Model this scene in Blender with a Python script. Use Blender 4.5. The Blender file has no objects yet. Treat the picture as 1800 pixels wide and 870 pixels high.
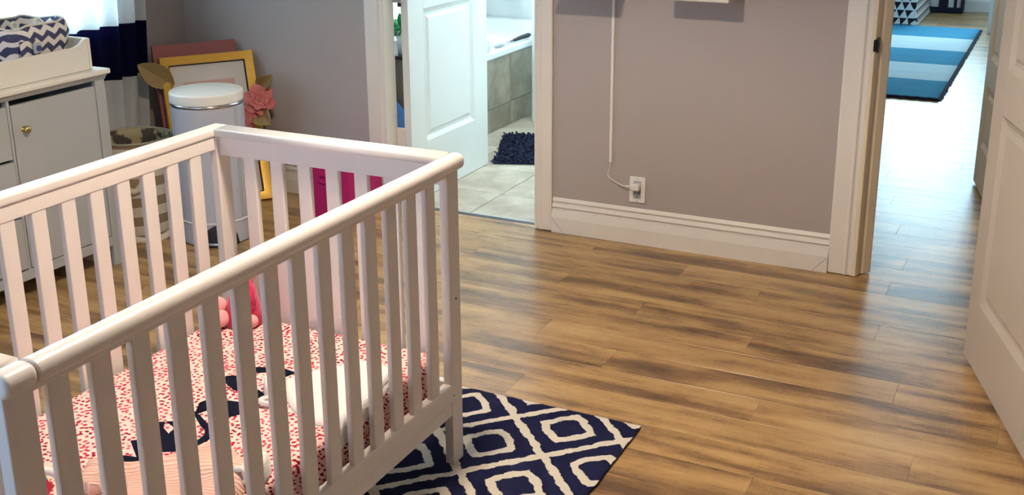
import bpy, bmesh, math, random
from mathutils import Vector, Matrix, noise
random.seed(7)
scene = bpy.context.scene
COL = scene.collection

# ------------------------------------------------------------------ camera
PITCH, ROLL, YAW = math.radians(16.98661), math.radians(-0.36432), math.radians(26.21375)
cp, sp, cy_, sy_ = math.cos(PITCH), math.sin(PITCH), math.cos(YAW), math.sin(YAW)
fwd = Vector((-sy_ * cp, cy_ * cp, -sp)); rgt = Vector((cy_, sy_, 0)); upv = rgt.cross(fwd)
cr, sr = math.cos(ROLL), math.sin(ROLL)
r2 = rgt * cr + upv * sr; u2 = -rgt * sr + upv * cr
cam_d = bpy.data.cameras.new('camera')
cam_d.sensor_fit = 'HORIZONTAL'; cam_d.sensor_width = 36.0
cam_d.lens = 1986.23 / 1800 * 36.0
cam_d.shift_y = -(435 - 342.557) / 1800
cam_d.clip_start = 0.05
cam = bpy.data.objects.new('camera', cam_d); COL.objects.link(cam)
m = Matrix.Identity(4)
for i in range(3):
    m[i][0], m[i][1], m[i][2] = r2[i], u2[i], -fwd[i]
m.translation = Vector((0, 0, 1.65)); cam.matrix_world = m
scene.camera = cam

# ------------------------------------------------------------------ world, lights, exposure
scene.view_settings.view_transform = 'Standard'
scene.view_settings.look = 'None'
scene.view_settings.gamma = 1.0
scene.view_settings.use_curve_mapping = False
scene.view_settings.exposure = 0.22
w = bpy.data.worlds.new('world'); scene.world = w; w.use_nodes = True
bg = w.node_tree.nodes['Background']
bg.inputs['Color'].default_value = (0.72, 0.87, 1.0, 1); bg.inputs['Strength'].default_value = 2.0

def area(name, loc, direction, sx, sy, power, col):
    d = bpy.data.lights.new(name, 'AREA'); d.shape = 'RECTANGLE'; d.size = sx; d.size_y = sy
    d.energy = power; d.color = col
    o = bpy.data.objects.new(name, d); COL.objects.link(o); o.location = loc
    o.rotation_euler = Vector(direction).to_track_quat('-Z', 'Y').to_euler()
    return o
def bulb(name, loc, power, col, rad=0.03):
    d = bpy.data.lights.new(name, 'POINT'); d.energy = power; d.color = col; d.shadow_soft_size = rad
    o = bpy.data.objects.new(name, d); COL.objects.link(o); o.location = loc
    return o
COOL = (0.70, 0.86, 1.0); WARM = (1.0, 0.83, 0.64)
area('daylight_curtain_window', (-4.32, 3.20, 1.50), (1, 0, -0.1), 1.5, 1.3, 62, (0.62, 0.86, 1.0))
area('daylight_rear_window', (-2.35, -1.03, 1.50), (0, 1, -0.15), 1.9, 1.3, 36, (0.40, 0.62, 1.0))
area('daylight_far_room', (-0.95, 12.93, 1.55), (0, -1, -0.12), 2.2, 1.5, 125, (0.56, 0.83, 1.0))
area('daylight_bathroom', (-3.99, 6.25, 1.70), (1, -0.2, -0.2), 1.3, 0.9, 85, (0.72, 0.93, 1.0))
LAMP = (-1.42, 2.20, 2.30)
for k in range(3):
    a = k * 2.094 + 0.4
    bulb('lamp_bulb', (LAMP[0] + 0.06 * math.cos(a), LAMP[1] + 0.06 * math.sin(a), LAMP[2]), 45, WARM)
bulb('hall_fill', (-0.75, 5.25, 2.40), 9, WARM, 0.06)  # warm fill added to lift the hall door leaf; no lamp known there
bulb('bathroom_fill', (-2.45, 5.75, 2.35), 42, (0.86, 0.97, 1.0), 0.08)  # cool fill added to brighten the bathroom door face, no fixture behind it

# ------------------------------------------------------------------ node materials
class NT:
    def __init__(s, name):
        s.m = bpy.data.materials.new(name); s.m.use_nodes = True
        s.t = s.m.node_tree; s.b = s.t.nodes['Principled BSDF']; s.out = s.t.nodes['Material Output']
    def n(s, typ, **kw):
        nd = s.t.nodes.new(typ)
        for k, v in kw.items(): setattr(nd, k, v)
        return nd
    def put(s, sock, v):
        if v is None: return
        if isinstance(v, bpy.types.NodeSocket): s.t.links.new(v, sock)
        else: sock.default_value = v
    def math(s, op, a, b=None, c=None, clamp=False):
        nd = s.n('ShaderNodeMath', operation=op); nd.use_clamp = clamp
        s.put(nd.inputs[0], a); s.put(nd.inputs[1], b); s.put(nd.inputs[2], c)
        return nd.outputs[0]
    def coord(s, kind='Object'): return s.n('ShaderNodeTexCoord').outputs[kind]
    def world(s): return s.n('ShaderNodeNewGeometry').outputs['Position']
    def xyz(s, v):
        nd = s.n('ShaderNodeSeparateXYZ'); s.put(nd.inputs[0], v); return nd.outputs
    def comb(s, x, y, z):
        nd = s.n('ShaderNodeCombineXYZ'); s.put(nd.inputs[0], x); s.put(nd.inputs[1], y); s.put(nd.inputs[2], z)
        return nd.outputs[0]
    def noise(s, v, scale=5, detail=3, rough=0.5, out='Fac'):
        nd = s.n('ShaderNodeTexNoise'); s.put(nd.inputs['Vector'], v)
        nd.inputs['Scale'].default_value = scale; nd.inputs['Detail'].default_value = detail
        nd.inputs['Roughness'].default_value = rough
        return nd.outputs[out]
    def voro(s, v, scale, out='Distance', rnd=1.0):
        nd = s.n('ShaderNodeTexVoronoi'); s.put(nd.inputs['Vector'], v)
        nd.inputs['Scale'].default_value = scale; nd.inputs['Randomness'].default_value = rnd
        return nd.outputs[out]
    def mapping(s, v, scale=(1, 1, 1), loc=(0, 0, 0)):
        nd = s.n('ShaderNodeMapping'); s.put(nd.inputs[0], v)
        nd.inputs['Scale'].default_value = scale; nd.inputs['Location'].default_value = loc
        return nd.outputs[0]
    def vadd(s, a, b):
        nd = s.n('ShaderNodeVectorMath', operation='ADD'); s.put(nd.inputs[0], a); s.put(nd.inputs[1], b); return nd.outputs[0]
    def mix(s, fac, a, b):
        nd = s.n('ShaderNodeMix', data_type='RGBA'); s.put(nd.inputs['Factor'], fac)
        for k, v in ((6, a), (7, b)):
            if isinstance(v, tuple): v = (*v[:3], 1)
            s.put(nd.inputs[k], v)
        return nd.outputs[2]
    def ramp(s, fac, stops):
        nd = s.n('ShaderNodeValToRGB'); s.put(nd.inputs[0], fac)
        e = nd.color_ramp.elements
        while len(e) < len(stops): e.new(0.5)
        for el, (p, c) in zip(e, stops): el.position = p; el.color = (*c, 1)
        return nd.outputs[0]
    def step(s, v, lo, hi):
        nd = s.n('ShaderNodeMapRange', interpolation_type='SMOOTHSTEP'); s.put(nd.inputs[0], v)
        nd.inputs[1].default_value = lo; nd.inputs[2].default_value = hi
        return nd.outputs[0]
    def bump(s, h, strength=0.2, dist=0.005):
        nd = s.n('ShaderNodeBump'); s.put(nd.inputs['Height'], h)
        nd.inputs['Strength'].default_value = strength; nd.inputs['Distance'].default_value = dist
        s.t.links.new(nd.outputs[0], s.b.inputs['Normal'])
    def col(s, v):
        if isinstance(v, tuple): v = (*v[:3], 1)
        s.put(s.b.inputs['Base Color'], v)
    def set(s, **kw):
        for k, v in kw.items(): s.put(s.b.inputs[k.replace('_', ' ')], v)

def srgb(r, g, b):
    f = lambda c: (c / 255 / 12.92) if c <= 10 else ((c / 255 + 0.055) / 1.055) ** 2.4
    return (f(r), f(g), f(b))
def plain(name, c, rough=0.5, var=0.06, scale=14, bump=0.0, bscale=120, metallic=0.0, spec=0.5, sheen=0.0):
    t = NT(name); v = t.coord()
    nz = t.noise(v, scale, 3)
    d = tuple(max(0, x * (1 - var)) for x in c); l = tuple(min(1, x * (1 + var)) for x in c)
    t.col(t.mix(nz, d, l)); t.set(Roughness=rough, Metallic=metallic)
    t.b.inputs['Specular IOR Level'].default_value = spec
    if sheen: t.b.inputs['Sheen Weight'].default_value = sheen
    if bump: t.bump(t.noise(v, bscale, 2), bump, 0.002)
    return t.m

M = {}
M['wall'] = plain('wall_paint_greige', (0.425, 0.372, 0.352), 0.55, 0.03, 3, 0.12, 220, spec=0.3)
M['ceiling'] = plain('ceiling_paint', (0.75, 0.72, 0.68), 0.8, 0.02, 3, 0.15, 90)
M['trim'] = plain('trim_paint', (0.78, 0.72, 0.65), 0.35, 0.04, 9, 0.04, 40)
M['jamb'] = plain('jamb_paint_cream', (0.90, 0.74, 0.52), 0.4, 0.05, 6, 0.05, 40)
M['door'] = plain('white_door_shaded', (0.52, 0.445, 0.37), 0.38, 0.03, 6, 0.04, 60)  # a white door; its shade is put into this beige tone
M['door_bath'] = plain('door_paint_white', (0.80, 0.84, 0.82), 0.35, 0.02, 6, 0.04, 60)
M['crib'] = plain('crib_white_lacquer', (0.78, 0.74, 0.71), 0.34, 0.02, 18, 0.03, 60)
M['dresser'] = plain('dresser_grey_lacquer', (0.40, 0.40, 0.395), 0.38, 0.03, 10, 0.04, 80)
M['dresser_top'] = plain('dresser_top_cream', (0.74, 0.69, 0.60), 0.36, 0.03, 10, 0.04, 80)
M['dark_gap'] = plain('dark_gap', (0.012, 0.012, 0.02), 0.7)
M['brass'] = plain('brass', (0.62, 0.43, 0.16), 0.22, 0.08, 20, metallic=1.0)
M['chrome'] = plain('chrome', (0.55, 0.57, 0.62), 0.2, 0.05, 20, metallic=1.0)
M['black_metal'] = plain('black_metal', (0.012, 0.013, 0.02), 0.4, 0.1)
M['white_plastic'] = plain('white_plastic', (0.80, 0.77, 0.72), 0.35, 0.02)
M['grey_plastic'] = plain('grey_plastic', (0.42, 0.40, 0.42), 0.45, 0.02)
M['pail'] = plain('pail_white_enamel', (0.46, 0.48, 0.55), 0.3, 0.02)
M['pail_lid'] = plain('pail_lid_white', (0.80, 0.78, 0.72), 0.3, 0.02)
M['gold'] = plain('gold_frame', (0.78, 0.50, 0.11), 0.28, 0.12, 14, 0.05, 60, metallic=0.92)
M['gold_leaf'] = plain('gold_paper_leaf', (0.36, 0.25, 0.10), 0.5, 0.15, 30, 0.1, 60, metallic=0.3)
M['mat_board'] = plain('mat_board', (0.66, 0.60, 0.54), 0.8, 0.03)
M['print_pink'] = plain('print_pink', (0.62, 0.38, 0.33), 0.7, 0.1, 30)
M['pink_canvas'] = plain('pink_canvas', (0.30, 0.095, 0.09), 0.8, 0.08, 40, 0.2, 300)
M['coral'] = plain('coral_paper', (0.66, 0.20, 0.19), 0.75, 0.12, 25, 0.1, 90)
M['coral_dark'] = plain('coral_paper_centre', (0.45, 0.22, 0.10), 0.75, 0.12, 60)
M['magenta'] = plain('magenta_fabric', (0.42, 0.004, 0.12), 0.85, 0.12, 60, 0.4, 400)
M['hot_pink'] = plain('hot_pink_plush', (0.55, 0.008, 0.09), 0.9, 0.15, 50, 0.4, 300, sheen=0.3)
M['pale_pink'] = plain('pale_pink_plush', (0.80, 0.36, 0.38), 0.9, 0.1, 50, 0.4, 300, sheen=0.3)
M['white_cloth'] = plain('white_cotton', (0.80, 0.77, 0.74), 0.9, 0.04, 25, 0.25, 260, sheen=0.2)
M['fleece'] = plain('white_fleece', (0.74, 0.71, 0.66), 0.95, 0.08, 60, 0.6, 160, sheen=0.4)
M['letter'] = plain('lettering_black', (0.004, 0.005, 0.014), 0.9, 0.2, 60, spec=0.04)
M['rope'] = plain('cream_rope', (0.62, 0.56, 0.46), 0.9, 0.12, 120, 0.5, 200)
M['tile_floor'] = None
M['tub'] = plain('tub_white', (0.84, 0.87, 0.88), 0.15, 0.01)
M['bath_wall'] = plain('bath_wall_white', (0.80, 0.84, 0.85), 0.3, 0.02, 3)
M['mat_navy'] = plain('bath_mat_navy', (0.011, 0.015, 0.04), 0.9, 0.4, 60, spec=0.2)
M['olive'] = plain('cabinet_olive', (0.16, 0.15, 0.12), 0.5, 0.1)
M['leaf_green'] = plain('leaf_green', (0.03, 0.28, 0.10), 0.5, 0.25, 40)
M['towel_blue'] = plain('towel_blue', (0.10, 0.30, 0.75), 0.9, 0.15, 60, 0.4, 300)
M['teal'] = plain('bath_pouf_teal', (0.05, 0.25, 0.30), 0.8, 0.3, 60)
M['dark_red'] = plain('bath_pouf_red', (0.20, 0.01, 0.03), 0.8, 0.3, 60)
M['far_wall'] = plain('far_wall_white', (0.80, 0.82, 0.83), 0.6, 0.02, 3)
M['grey_felt'] = plain('grey_felt', (0.24, 0.25, 0.24), 0.95, 0.15, 50, 0.4, 200)
M['grey_lining'] = plain('grey_lining', (0.22, 0.21, 0.23), 0.95, 0.35, 20, 0.3, 200)
M['button'] = plain('button_navy', (0.03, 0.04, 0.13), 0.4)
M['fringe'] = plain('fringe_navy', (0.01, 0.012, 0.04), 0.9)
M['bag_white'] = plain('bag_white', (0.75, 0.77, 0.80), 0.7, 0.05)

def wood():
    t = NT('plank_wood'); v = t.coord()
    rnd = t.n('ShaderNodeObjectInfo').outputs['Random']
    off = t.comb(t.math('MULTIPLY', rnd, 37.0), t.math('MULTIPLY', rnd, 91.0), 0.0)
    p = t.vadd(v, off)
    streak = t.noise(t.mapping(p, (1.0, 9.0, 1.0)), 1.4, 2, 0.5)
    blotch = t.noise(t.mapping(p, (2.4, 5.0, 1.0)), 2.2, 3, 0.6)
    grain = t.noise(t.mapping(p, (6.0, 130.0, 1.0)), 2.0, 4, 0.65)
    saw = t.noise(t.mapping(p, (70.0, 9.0, 1.0)), 2.0, 2, 0.5)
    f = t.math('ADD', t.math('MULTIPLY', streak, 0.74), t.math('MULTIPLY', blotch, 0.26))
    f = t.math('ADD', f, t.math('MULTIPLY', t.math('SUBTRACT', grain, 0.5), 0.20))
    f = t.math('ADD', f, t.math('MULTIPLY', t.math('SUBTRACT', saw, 0.5), 0.07))
    f = t.math('ADD', f, t.math('MULTIPLY', t.math('SUBTRACT', rnd, 0.5), 0.07))
    c = t.ramp(f, [(0.31, (0.11, 0.058, 0.027)), (0.42, (0.23, 0.128, 0.055)), (0.51, (0.42, 0.250, 0.100)), (0.68, (0.58, 0.375, 0.165))])
    t.col(c)
    t.set(Roughness=t.math('ADD', 0.21, t.math('MULTIPLY', grain, 0.16)))
    t.b.inputs['Specular IOR Level'].default_value = 0.5
    t.bump(t.math('ADD', grain, t.math('MULTIPLY', saw, 0.5)), 0.10, 0.0015)
    return t.m
M['wood'] = wood()

def stone(name, a, b, rough):
    t = NT(name); v = t.coord()
    rnd = t.n('ShaderNodeObjectInfo').outputs['Random']
    p = t.vadd(v, t.comb(t.math('MULTIPLY', rnd, 13.0), t.math('MULTIPLY', rnd, 29.0), 0.0))
    nz = t.noise(p, 5, 6, 0.6)
    t.col(t.mix(t.step(nz, 0.3, 0.72), a, b)); t.set(Roughness=rough)
    t.bump(nz, 0.08, 0.002)
    return t.m
M['tile_floor'] = stone('stone_floor_tile', (0.36, 0.31, 0.235), (0.60, 0.56, 0.46), 0.35)
M['tile_apron'] = stone('stone_apron_tile', (0.20, 0.175, 0.125), (0.40, 0.37, 0.285), 0.3)
M['grout'] = plain('grout', (0.36, 0.33, 0.27), 0.9, 0.1, 40)

def rugmat():
    t = NT('rug_trellis'); v = t.coord()
    wob = t.noise(v, 26, 3, 0.6, 'Color')
    sub = t.n('ShaderNodeVectorMath', operation='MULTIPLY_ADD'); t.put(sub.inputs[0], wob)
    sub.inputs[1].default_value = (0.030, 0.030, 0); sub.inputs[2].default_value = (-0.015, -0.015, 0)
    x, y, z = t.xyz(t.vadd(v, sub.outputs[0]))
    u = t.math('DIVIDE', t.math('ADD', x, 1.180), 0.342); w_ = t.math('DIVIDE', t.math('SUBTRACT', y, 2.758), 0.352)
    # cell A centres on integers, cell B on half integers
    def cell(o):
        a = t.math('SUBTRACT', t.math('FRACT', t.math('ADD', u, o)), 0.5)
        b = t.math('SUBTRACT', t.math('FRACT', t.math('ADD', w_, o)), 0.5)
        a = t.math('ABSOLUTE', a); b = t.math('ABSOLUTE', b)
        man = t.math('ADD', a, b)
        euc = t.math('MULTIPLY', t.math('SQRT', t.math('ADD', t.math('MULTIPLY', a, a), t.math('MULTIPLY', b, b))), 1.25)
        return t.math('ADD', t.math('MULTIPLY', man, 0.72), t.math('MULTIPLY', euc, 0.28)), man
    dA, mA = cell(0.5); dB, mB = cell(0.0)
    d = t.math('MINIMUM', dA, dB)
    line = t.math('ABSOLUTE', t.math('SUBTRACT', mA, 0.5))
    lm = t.math('SUBTRACT', 1.0, t.step(line, 0.046, 0.056))
    ring = t.math('ABSOLUTE', t.math('SUBTRACT', d, 0.232))
    rm = t.math('SUBTRACT', 1.0, t.step(ring, 0.044, 0.054))
    f = t.math('MAXIMUM', lm, rm)
    pile = t.noise(v, 420, 2)
    cream = t.mix(pile, (0.58, 0.52, 0.43), (0.86, 0.80, 0.70)); navy = t.mix(pile, (0.002, 0.003, 0.018), (0.010, 0.012, 0.050))
    t.col(t.mix(f, navy, cream)); t.set(Roughness=0.95); t.b.inputs['Specular IOR Level'].default_value = 0.1
    t.bump(t.math('ADD', t.math('MULTIPLY', f, 1.5), pile), 0.5, 0.004)
    return t.m
M['rug'] = rugmat()

def sheetmat():
    t = NT('sheet_dots'); v = t.world()
    x, y, z = t.xyz(v)
    v2 = t.comb(t.math('SUBTRACT', x, z), t.math('ADD', y, z), 0.0)
    def v2d(scale, rnd):
        nd = t.n('ShaderNodeTexVoronoi'); nd.voronoi_dimensions = '2D'; t.put(nd.inputs['Vector'], v2)
        nd.inputs['Scale'].default_value = scale; nd.inputs['Randomness'].default_value = rnd
        return nd.outputs['Distance']
    big = v2d(13.0, 0.6)
    rings = t.math('ABSOLUTE', t.math('SINE', t.math('MULTIPLY', big, 17.0)))
    rid = t.noise(v2, 12, 2)
    small = v2d(70, 0.68)
    thr = t.math('ADD', 0.09, t.math('MULTIPLY', rings, t.math('ADD', 0.08, t.math('MULTIPLY', rid, 0.48))))
    dots = t.step(t.math('SUBTRACT', thr, small), -0.04, 0.04)
    hue = t.noise(v, 16, 2)
    red = t.ramp(hue, [(0.35, (0.60, 0.10, 0.13)), (0.5, (0.42, 0.008, 0.04)), (0.66, (0.22, 0.002, 0.02))])
    base = t.mix(t.noise(v, 12, 2), (0.84, 0.54, 0.49), (0.84, 0.68, 0.61))
    t.col(t.mix(dots, base, red)); t.set(Roughness=0.9); t.b.inputs['Specular IOR Level'].default_value = 0.15
    t.bump(t.noise(v, 30, 3), 0.25, 0.006)
    return t.m
M['sheet'] = sheetmat()

def knit():
    t = NT('pink_rib_knit'); v = t.coord()
    x, y, z = t.xyz(t.vadd(v, t.mapping(t.noise(v, 5, 2, 0.5, 'Color'), (0.10, 0.10, 0.0))))
    s = t.math('SINE', t.math('MULTIPLY', t.math('ADD', t.math('MULTIPLY', x, 0.55), t.math('MULTIPLY', y, -0.85)), 520.0))
    f = t.math('MULTIPLY_ADD', s, 0.5, 0.5)
    t.col(t.mix(f, (0.70, 0.38, 0.30), (0.86, 0.60, 0.50))); t.set(Roughness=0.95)
    t.bump(f, 0.8, 0.004); return t.m
M['knit'] = knit()

def chevron():
    t = NT('chevron_fabric'); x, y, z = t.xyz(t.coord())
    s = t.math('SUBTRACT', y, x)
    tri = t.math('ABSOLUTE', t.math('SUBTRACT', t.math('FRACT', t.math('DIVIDE', s, 0.060)), 0.5))
    v = t.math('FRACT', t.math('DIVIDE', t.math('SUBTRACT', z, t.math('MULTIPLY', tri, 0.044)), 0.046))
    f = t.step(t.math('ABSOLUTE', t.math('SUBTRACT', v, 0.5)), 0.235, 0.265)
    t.col(t.mix(f, (0.72, 0.66, 0.60), (0.045, 0.05, 0.11))); t.set(Roughness=0.9)
    t.bump(t.noise(t.coord(), 300, 2), 0.3, 0.002); return t.m
M['chevron'] = chevron()

def triangles():
    t = NT('triangle_fabric'); x, y, z = t.xyz(t.coord())
    s = t.math('SUBTRACT', x, y)
    vv = t.math('DIVIDE', z, 0.075); row = t.math('FRACT', vv)
    sh = t.math('MULTIPLY', t.math('FLOOR', vv), 0.5)
    u = t.math('FRACT', t.math('ADD', t.math('DIVIDE', s, 0.075), sh))
    a = t.math('MULTIPLY', t.math('ABSOLUTE', t.math('SUBTRACT', u, 0.5)), 2.0)
    f = t.math('GREATER_THAN', t.math('SUBTRACT', row, 0.06), a)
    t.col(t.mix(f, (0.82, 0.82, 0.82), (0.008, 0.008, 0.012))); t.set(Roughness=0.9)
    return t.m
M['triangles'] = triangles()

def leopard():
    t = NT('leopard_liner'); v = t.coord()
    d = t.noise(v, 16, 2, 0.5)
    t.col(t.mix(t.step(d, 0.47, 0.56), (0.34, 0.27, 0.15), (0.055, 0.045, 0.035))); t.set(Roughness=0.9)
    return t.m
M['leopard'] = leopard()

def stripes_basket():
    t = NT('basket_stripes'); x, y, z = t.xyz(t.coord())
    f = t.step(t.math('FRACT', t.math('DIVIDE', t.math('ADD', z, 0.012), 0.088)), 0.47, 0.5)
    t.col(t.mix(f, (0.27, 0.20, 0.125), (0.60, 0.55, 0.47))); t.set(Roughness=0.95)
    t.bump(t.noise(t.coord(), 150, 2), 0.5, 0.003); return t.m
M['basket'] = stripes_basket()

def curtain():
    t = NT('curtain_colour_block'); x, y, z = t.xyz(t.coord())
    nz = t.noise(t.coord(), 60, 2)
    a = t.step(z, 0.632, 0.635); b = t.step(z, 0.882, 0.885)
    band = t.math('SUBTRACT', a, b)
    c = t.mix(band, t.mix(nz, (0.74, 0.76, 0.77), (0.82, 0.84, 0.85)), (0.004, 0.005, 0.035))
    t.col(c); t.set(Roughness=0.9); t.b.inputs['Specular IOR Level'].default_value = 0.1
    tr = t.n('ShaderNodeBsdfTranslucent'); t.put(tr.inputs['Color'], c)
    mx = t.n('ShaderNodeMixShader'); mx.inputs[0].default_value = 0.45
    t.t.links.new(t.b.outputs[0], mx.inputs[1]); t.t.links.new(tr.outputs[0], mx.inputs[2])
    t.t.links.new(mx.outputs[0], t.out.inputs[0]); return t.m
M['curtain'] = curtain()

def glass():
    t = NT('window_glass')
    tr = t.n('ShaderNodeBsdfTransparent'); tr.inputs[0].default_value = (0.94, 0.97, 0.97, 1)
    gl = t.n('ShaderNodeBsdfGlossy'); gl.inputs['Roughness'].default_value = 0.03
    fr = t.n('ShaderNodeFresnel'); fr.inputs[0].default_value = 1.3
    mx = t.n('ShaderNodeMixShader'); t.t.links.new(fr.outputs[0], mx.inputs[0])
    t.t.links.new(tr.outputs[0], mx.inputs[1]); t.t.links.new(gl.outputs[0], mx.inputs[2])
    t.t.links.new(mx.outputs[0], t.out.inputs[0]); return t.m
M['glass'] = glass()

def hallrug():
    t = NT('hall_rug_stripes'); v = t.coord(); x, y, z = t.xyz(t.vadd(v, t.mapping(t.noise(v, 9, 2, 0.5, 'Color'), (0, 0.03, 0))))
    k = t.math('FRACT', t.math('DIVIDE', t.math('SUBTRACT', y, 8.03), 1.385))
    f = t.math('LESS_THAN', k, 0.5)
    nz = t.noise(v, 120, 2)
    t.col(t.mix(f, t.mix(nz, (0.58, 0.78, 0.86), (0.70, 0.86, 0.92)), t.mix(nz, (0.045, 0.27, 0.46), (0.08, 0.36, 0.56)))); t.set(Roughness=0.95)
    t.b.inputs['Specular IOR Level'].default_value = 0.1
    return t.m
M['hallrug'] = hallrug()

def toymat():
    t = NT('toy_print'); v = t.coord()
    c = t.n('ShaderNodeTexVoronoi'); t.put(c.inputs['Vector'], v); c.inputs['Scale'].default_value = 38
    r = t.n('ShaderNodeSeparateColor'); t.t.links.new(c.outputs['Color'], r.inputs[0])
    t.col(t.ramp(r.outputs[0], [(0.0, (0.02, 0.20, 0.38)), (0.3, (0.75, 0.68, 0.30)), (0.5, (0.03, 0.04, 0.08)), (0.62, (0.10, 0.45, 0.55)), (0.8, (0.80, 0.72, 0.62))]))
    [n for n in t.t.nodes if n.type == 'VALTORGB'][0].color_ramp.interpolation = 'CONSTANT'
    t.set(Roughness=0.9); return t.m
M['toy'] = toymat()

def pinkprint():
    t = NT('pad_print'); v = t.coord()
    t.col(t.mix(t.step(t.noise(v, 40, 3), 0.5, 0.56), (0.80, 0.55, 0.48), (0.55, 0.10, 0.10))); t.set(Roughness=0.9)
    return t.m
M['pad'] = pinkprint()

# ------------------------------------------------------------------ geometry helpers
class B:
    def __init__(s): s.v = []; s.f = []
    def add(s, vs, fs):
        o = len(s.v); s.v += [tuple(p) for p in vs]; s.f += [tuple(i + o for i in f) for f in fs]; return s
    def box(s, x0, x1, y0, y1, z0, z1):
        vs = [(x, y, z) for z in (z0, z1) for y in (y0, y1) for x in (x0, x1)]
        return s.add(vs, [(0, 2, 3, 1), (4, 5, 7, 6), (0, 1, 5, 4), (2, 6, 7, 3), (0, 4, 6, 2), (1, 3, 7, 5)])
    def prism(s, prof, axis, a, b):
        """prof: 2D points; extruded along axis ('x','y','z') from a to b"""
        def P(p, t):
            return {'x': (t, p[0], p[1]), 'y': (p[0], t, p[1]), 'z': (p[0], p[1], t)}[axis]
        n = len(prof)
        vs = [P(p, a) for p in prof] + [P(p, b) for p in prof]
        fs = [(i, (i + 1) % n, n + (i + 1) % n, n + i) for i in range(n)] + [tuple(range(n))[::-1], tuple(range(n, 2 * n))]
        return s.add(vs, fs)
    def lathe(s, prof, c=(0, 0, 0), n=48, sx=1.0, sy=1.0, rot=0.0, close=False):
        m = len(prof); vs = []
        for i in range(n):
            a = 2 * math.pi * i / n
            for r, z in prof:
                X, Y = r * sx * math.cos(a), r * sy * math.sin(a)
                vs.append((c[0] + X * math.cos(rot) - Y * math.sin(rot), c[1] + X * math.sin(rot) + Y * math.cos(rot), c[2] + z))
        fs = []
        for i in range(n):
            j = (i + 1) % n
            for k in range(m - 1):
                fs.append((i * m + k, j * m + k, j * m + k + 1, i * m + k + 1))
            if close: fs.append((i * m + m - 1, j * m + m - 1, j * m, i * m))
        return s.add(vs, fs)
    def tube(s, pts, r, n=8, cap=True):
        pts = [Vector(p) for p in pts]; vs = []; fs = []; k = len(pts)
        up = Vector((0, 0, 1)); prev = None
        for i, p in enumerate(pts):
            t = (pts[min(i + 1, k - 1)] - pts[max(i - 1, 0)]).normalized()
            if prev is None:
                a = t.orthogonal().normalized()
            else:
                a = (prev - t * prev.dot(t)).normalized()
            prev = a; b = t.cross(a); rr = r[i] if isinstance(r, (list, tuple)) else r
            for j in range(n):
                q = 2 * math.pi * j / n; vs.append(p + (a * math.cos(q) + b * math.sin(q)) * rr)
        for i in range(k - 1):
            for j in range(n):
                fs.append((i * n + j, i * n + (j + 1) % n, (i + 1) * n + (j + 1) % n, (i + 1) * n + j))
        if cap: fs += [tuple(range(n))[::-1], tuple(range((k - 1) * n, k * n))]
        return s.add(vs, fs)
    def ball(s, c, rx, ry=None, rz=None, nu=20, nv=12, rot=None):
        ry = rx if ry is None else ry; rz = rx if rz is None else rz
        vs = []; fs = []
        for i in range(nv + 1):
            th = math.pi * i / nv
            for j in range(nu):
                ph = 2 * math.pi * j / nu
                p = Vector((rx * math.sin(th) * math.cos(ph), ry * math.sin(th) * math.sin(ph), rz * math.cos(th)))
                if rot: p = rot @ p
                vs.append(Vector(c) + p)
        for i in range(nv):
            for j in range(nu):
                fs.append((i * nu + j, (i + 1) * nu + j, (i + 1) * nu + (j + 1) % nu, i * nu + (j + 1) % nu))
        return s.add(vs, fs)
    def grid(s, fn, nu, nv):
        vs = [fn(i / nu, j / nv) for j in range(nv + 1) for i in range(nu + 1)]
        fs = [(j * (nu + 1) + i, j * (nu + 1) + i + 1, (j + 1) * (nu + 1) + i + 1, (j + 1) * (nu + 1) + i) for j in range(nv) for i in range(nu)]
        return s.add(vs, fs)

def root_loc(o):
    while o.parent: o = o.parent
    return o.location.copy() if not o.get('_local') else Vector((0, 0, 0))
def obj(name, b, mat, parent=None, smooth=False, bevel=0.0, seg=2, subsurf=0, solid=0.0, loc=None):
    """parent given: vertices are world coordinates unless the root carries _local"""
    me = bpy.data.meshes.new(name)
    off = root_loc(parent) if parent is not None else Vector((0, 0, 0))
    me.from_pydata([Vector(p) - off for p in b.v], [], b.f); me.validate(); me.update()
    bm = bmesh.new(); bm.from_mesh(me)
    if smooth: bmesh.ops.remove_doubles(bm, verts=bm.verts, dist=1e-6)
    bmesh.ops.recalc_face_normals(bm, faces=bm.faces); bm.to_mesh(me); bm.free()
    me.materials.append(M[mat] if isinstance(mat, str) else mat)
    if smooth:
        for p in me.polygons: p.use_smooth = True
    o = bpy.data.objects.new(name, me); COL.objects.link(o)
    if parent is not None: o.parent = parent
    if loc: o.location = loc
    if solid:
        md = o.modifiers.new('solid', 'SOLIDIFY'); md.thickness = solid; md.offset = 0
    if bevel:
        md = o.modifiers.new('bevel', 'BEVEL'); md.width = bevel; md.segments = seg; md.limit_method = 'ANGLE'; md.angle_limit = math.radians(40)
        for p in me.polygons: p.use_smooth = True
        wn = o.modifiers.new('wn', 'WEIGHTED_NORMAL'); wn.keep_sharp = True
    if subsurf:
        md = o.modifiers.new('sub', 'SUBSURF'); md.levels = subsurf; md.render_levels = subsurf
    return o
def tag(o, label, cat, group=None):
    o['label'] = label; o['category'] = cat
    if group: o['group'] = group
    return o
def thing(name, label, cat, loc, group=None, rot=None, local=False):
    o = bpy.data.objects.new(name, None); o.empty_display_size = 0.05; COL.objects.link(o); o.location = loc
    if rot: o.rotation_euler = rot
    if local: o['_local'] = 1
    return tag(o, label, cat, group)
def struct(o, kind='structure'):
    o['kind'] = kind; return o
def sempty(name, loc=(0, 0, 0)):
    o = bpy.data.objects.new(name, None); o.empty_display_size = 0.05; COL.objects.link(o); o.location = loc
    return struct(o)
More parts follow.
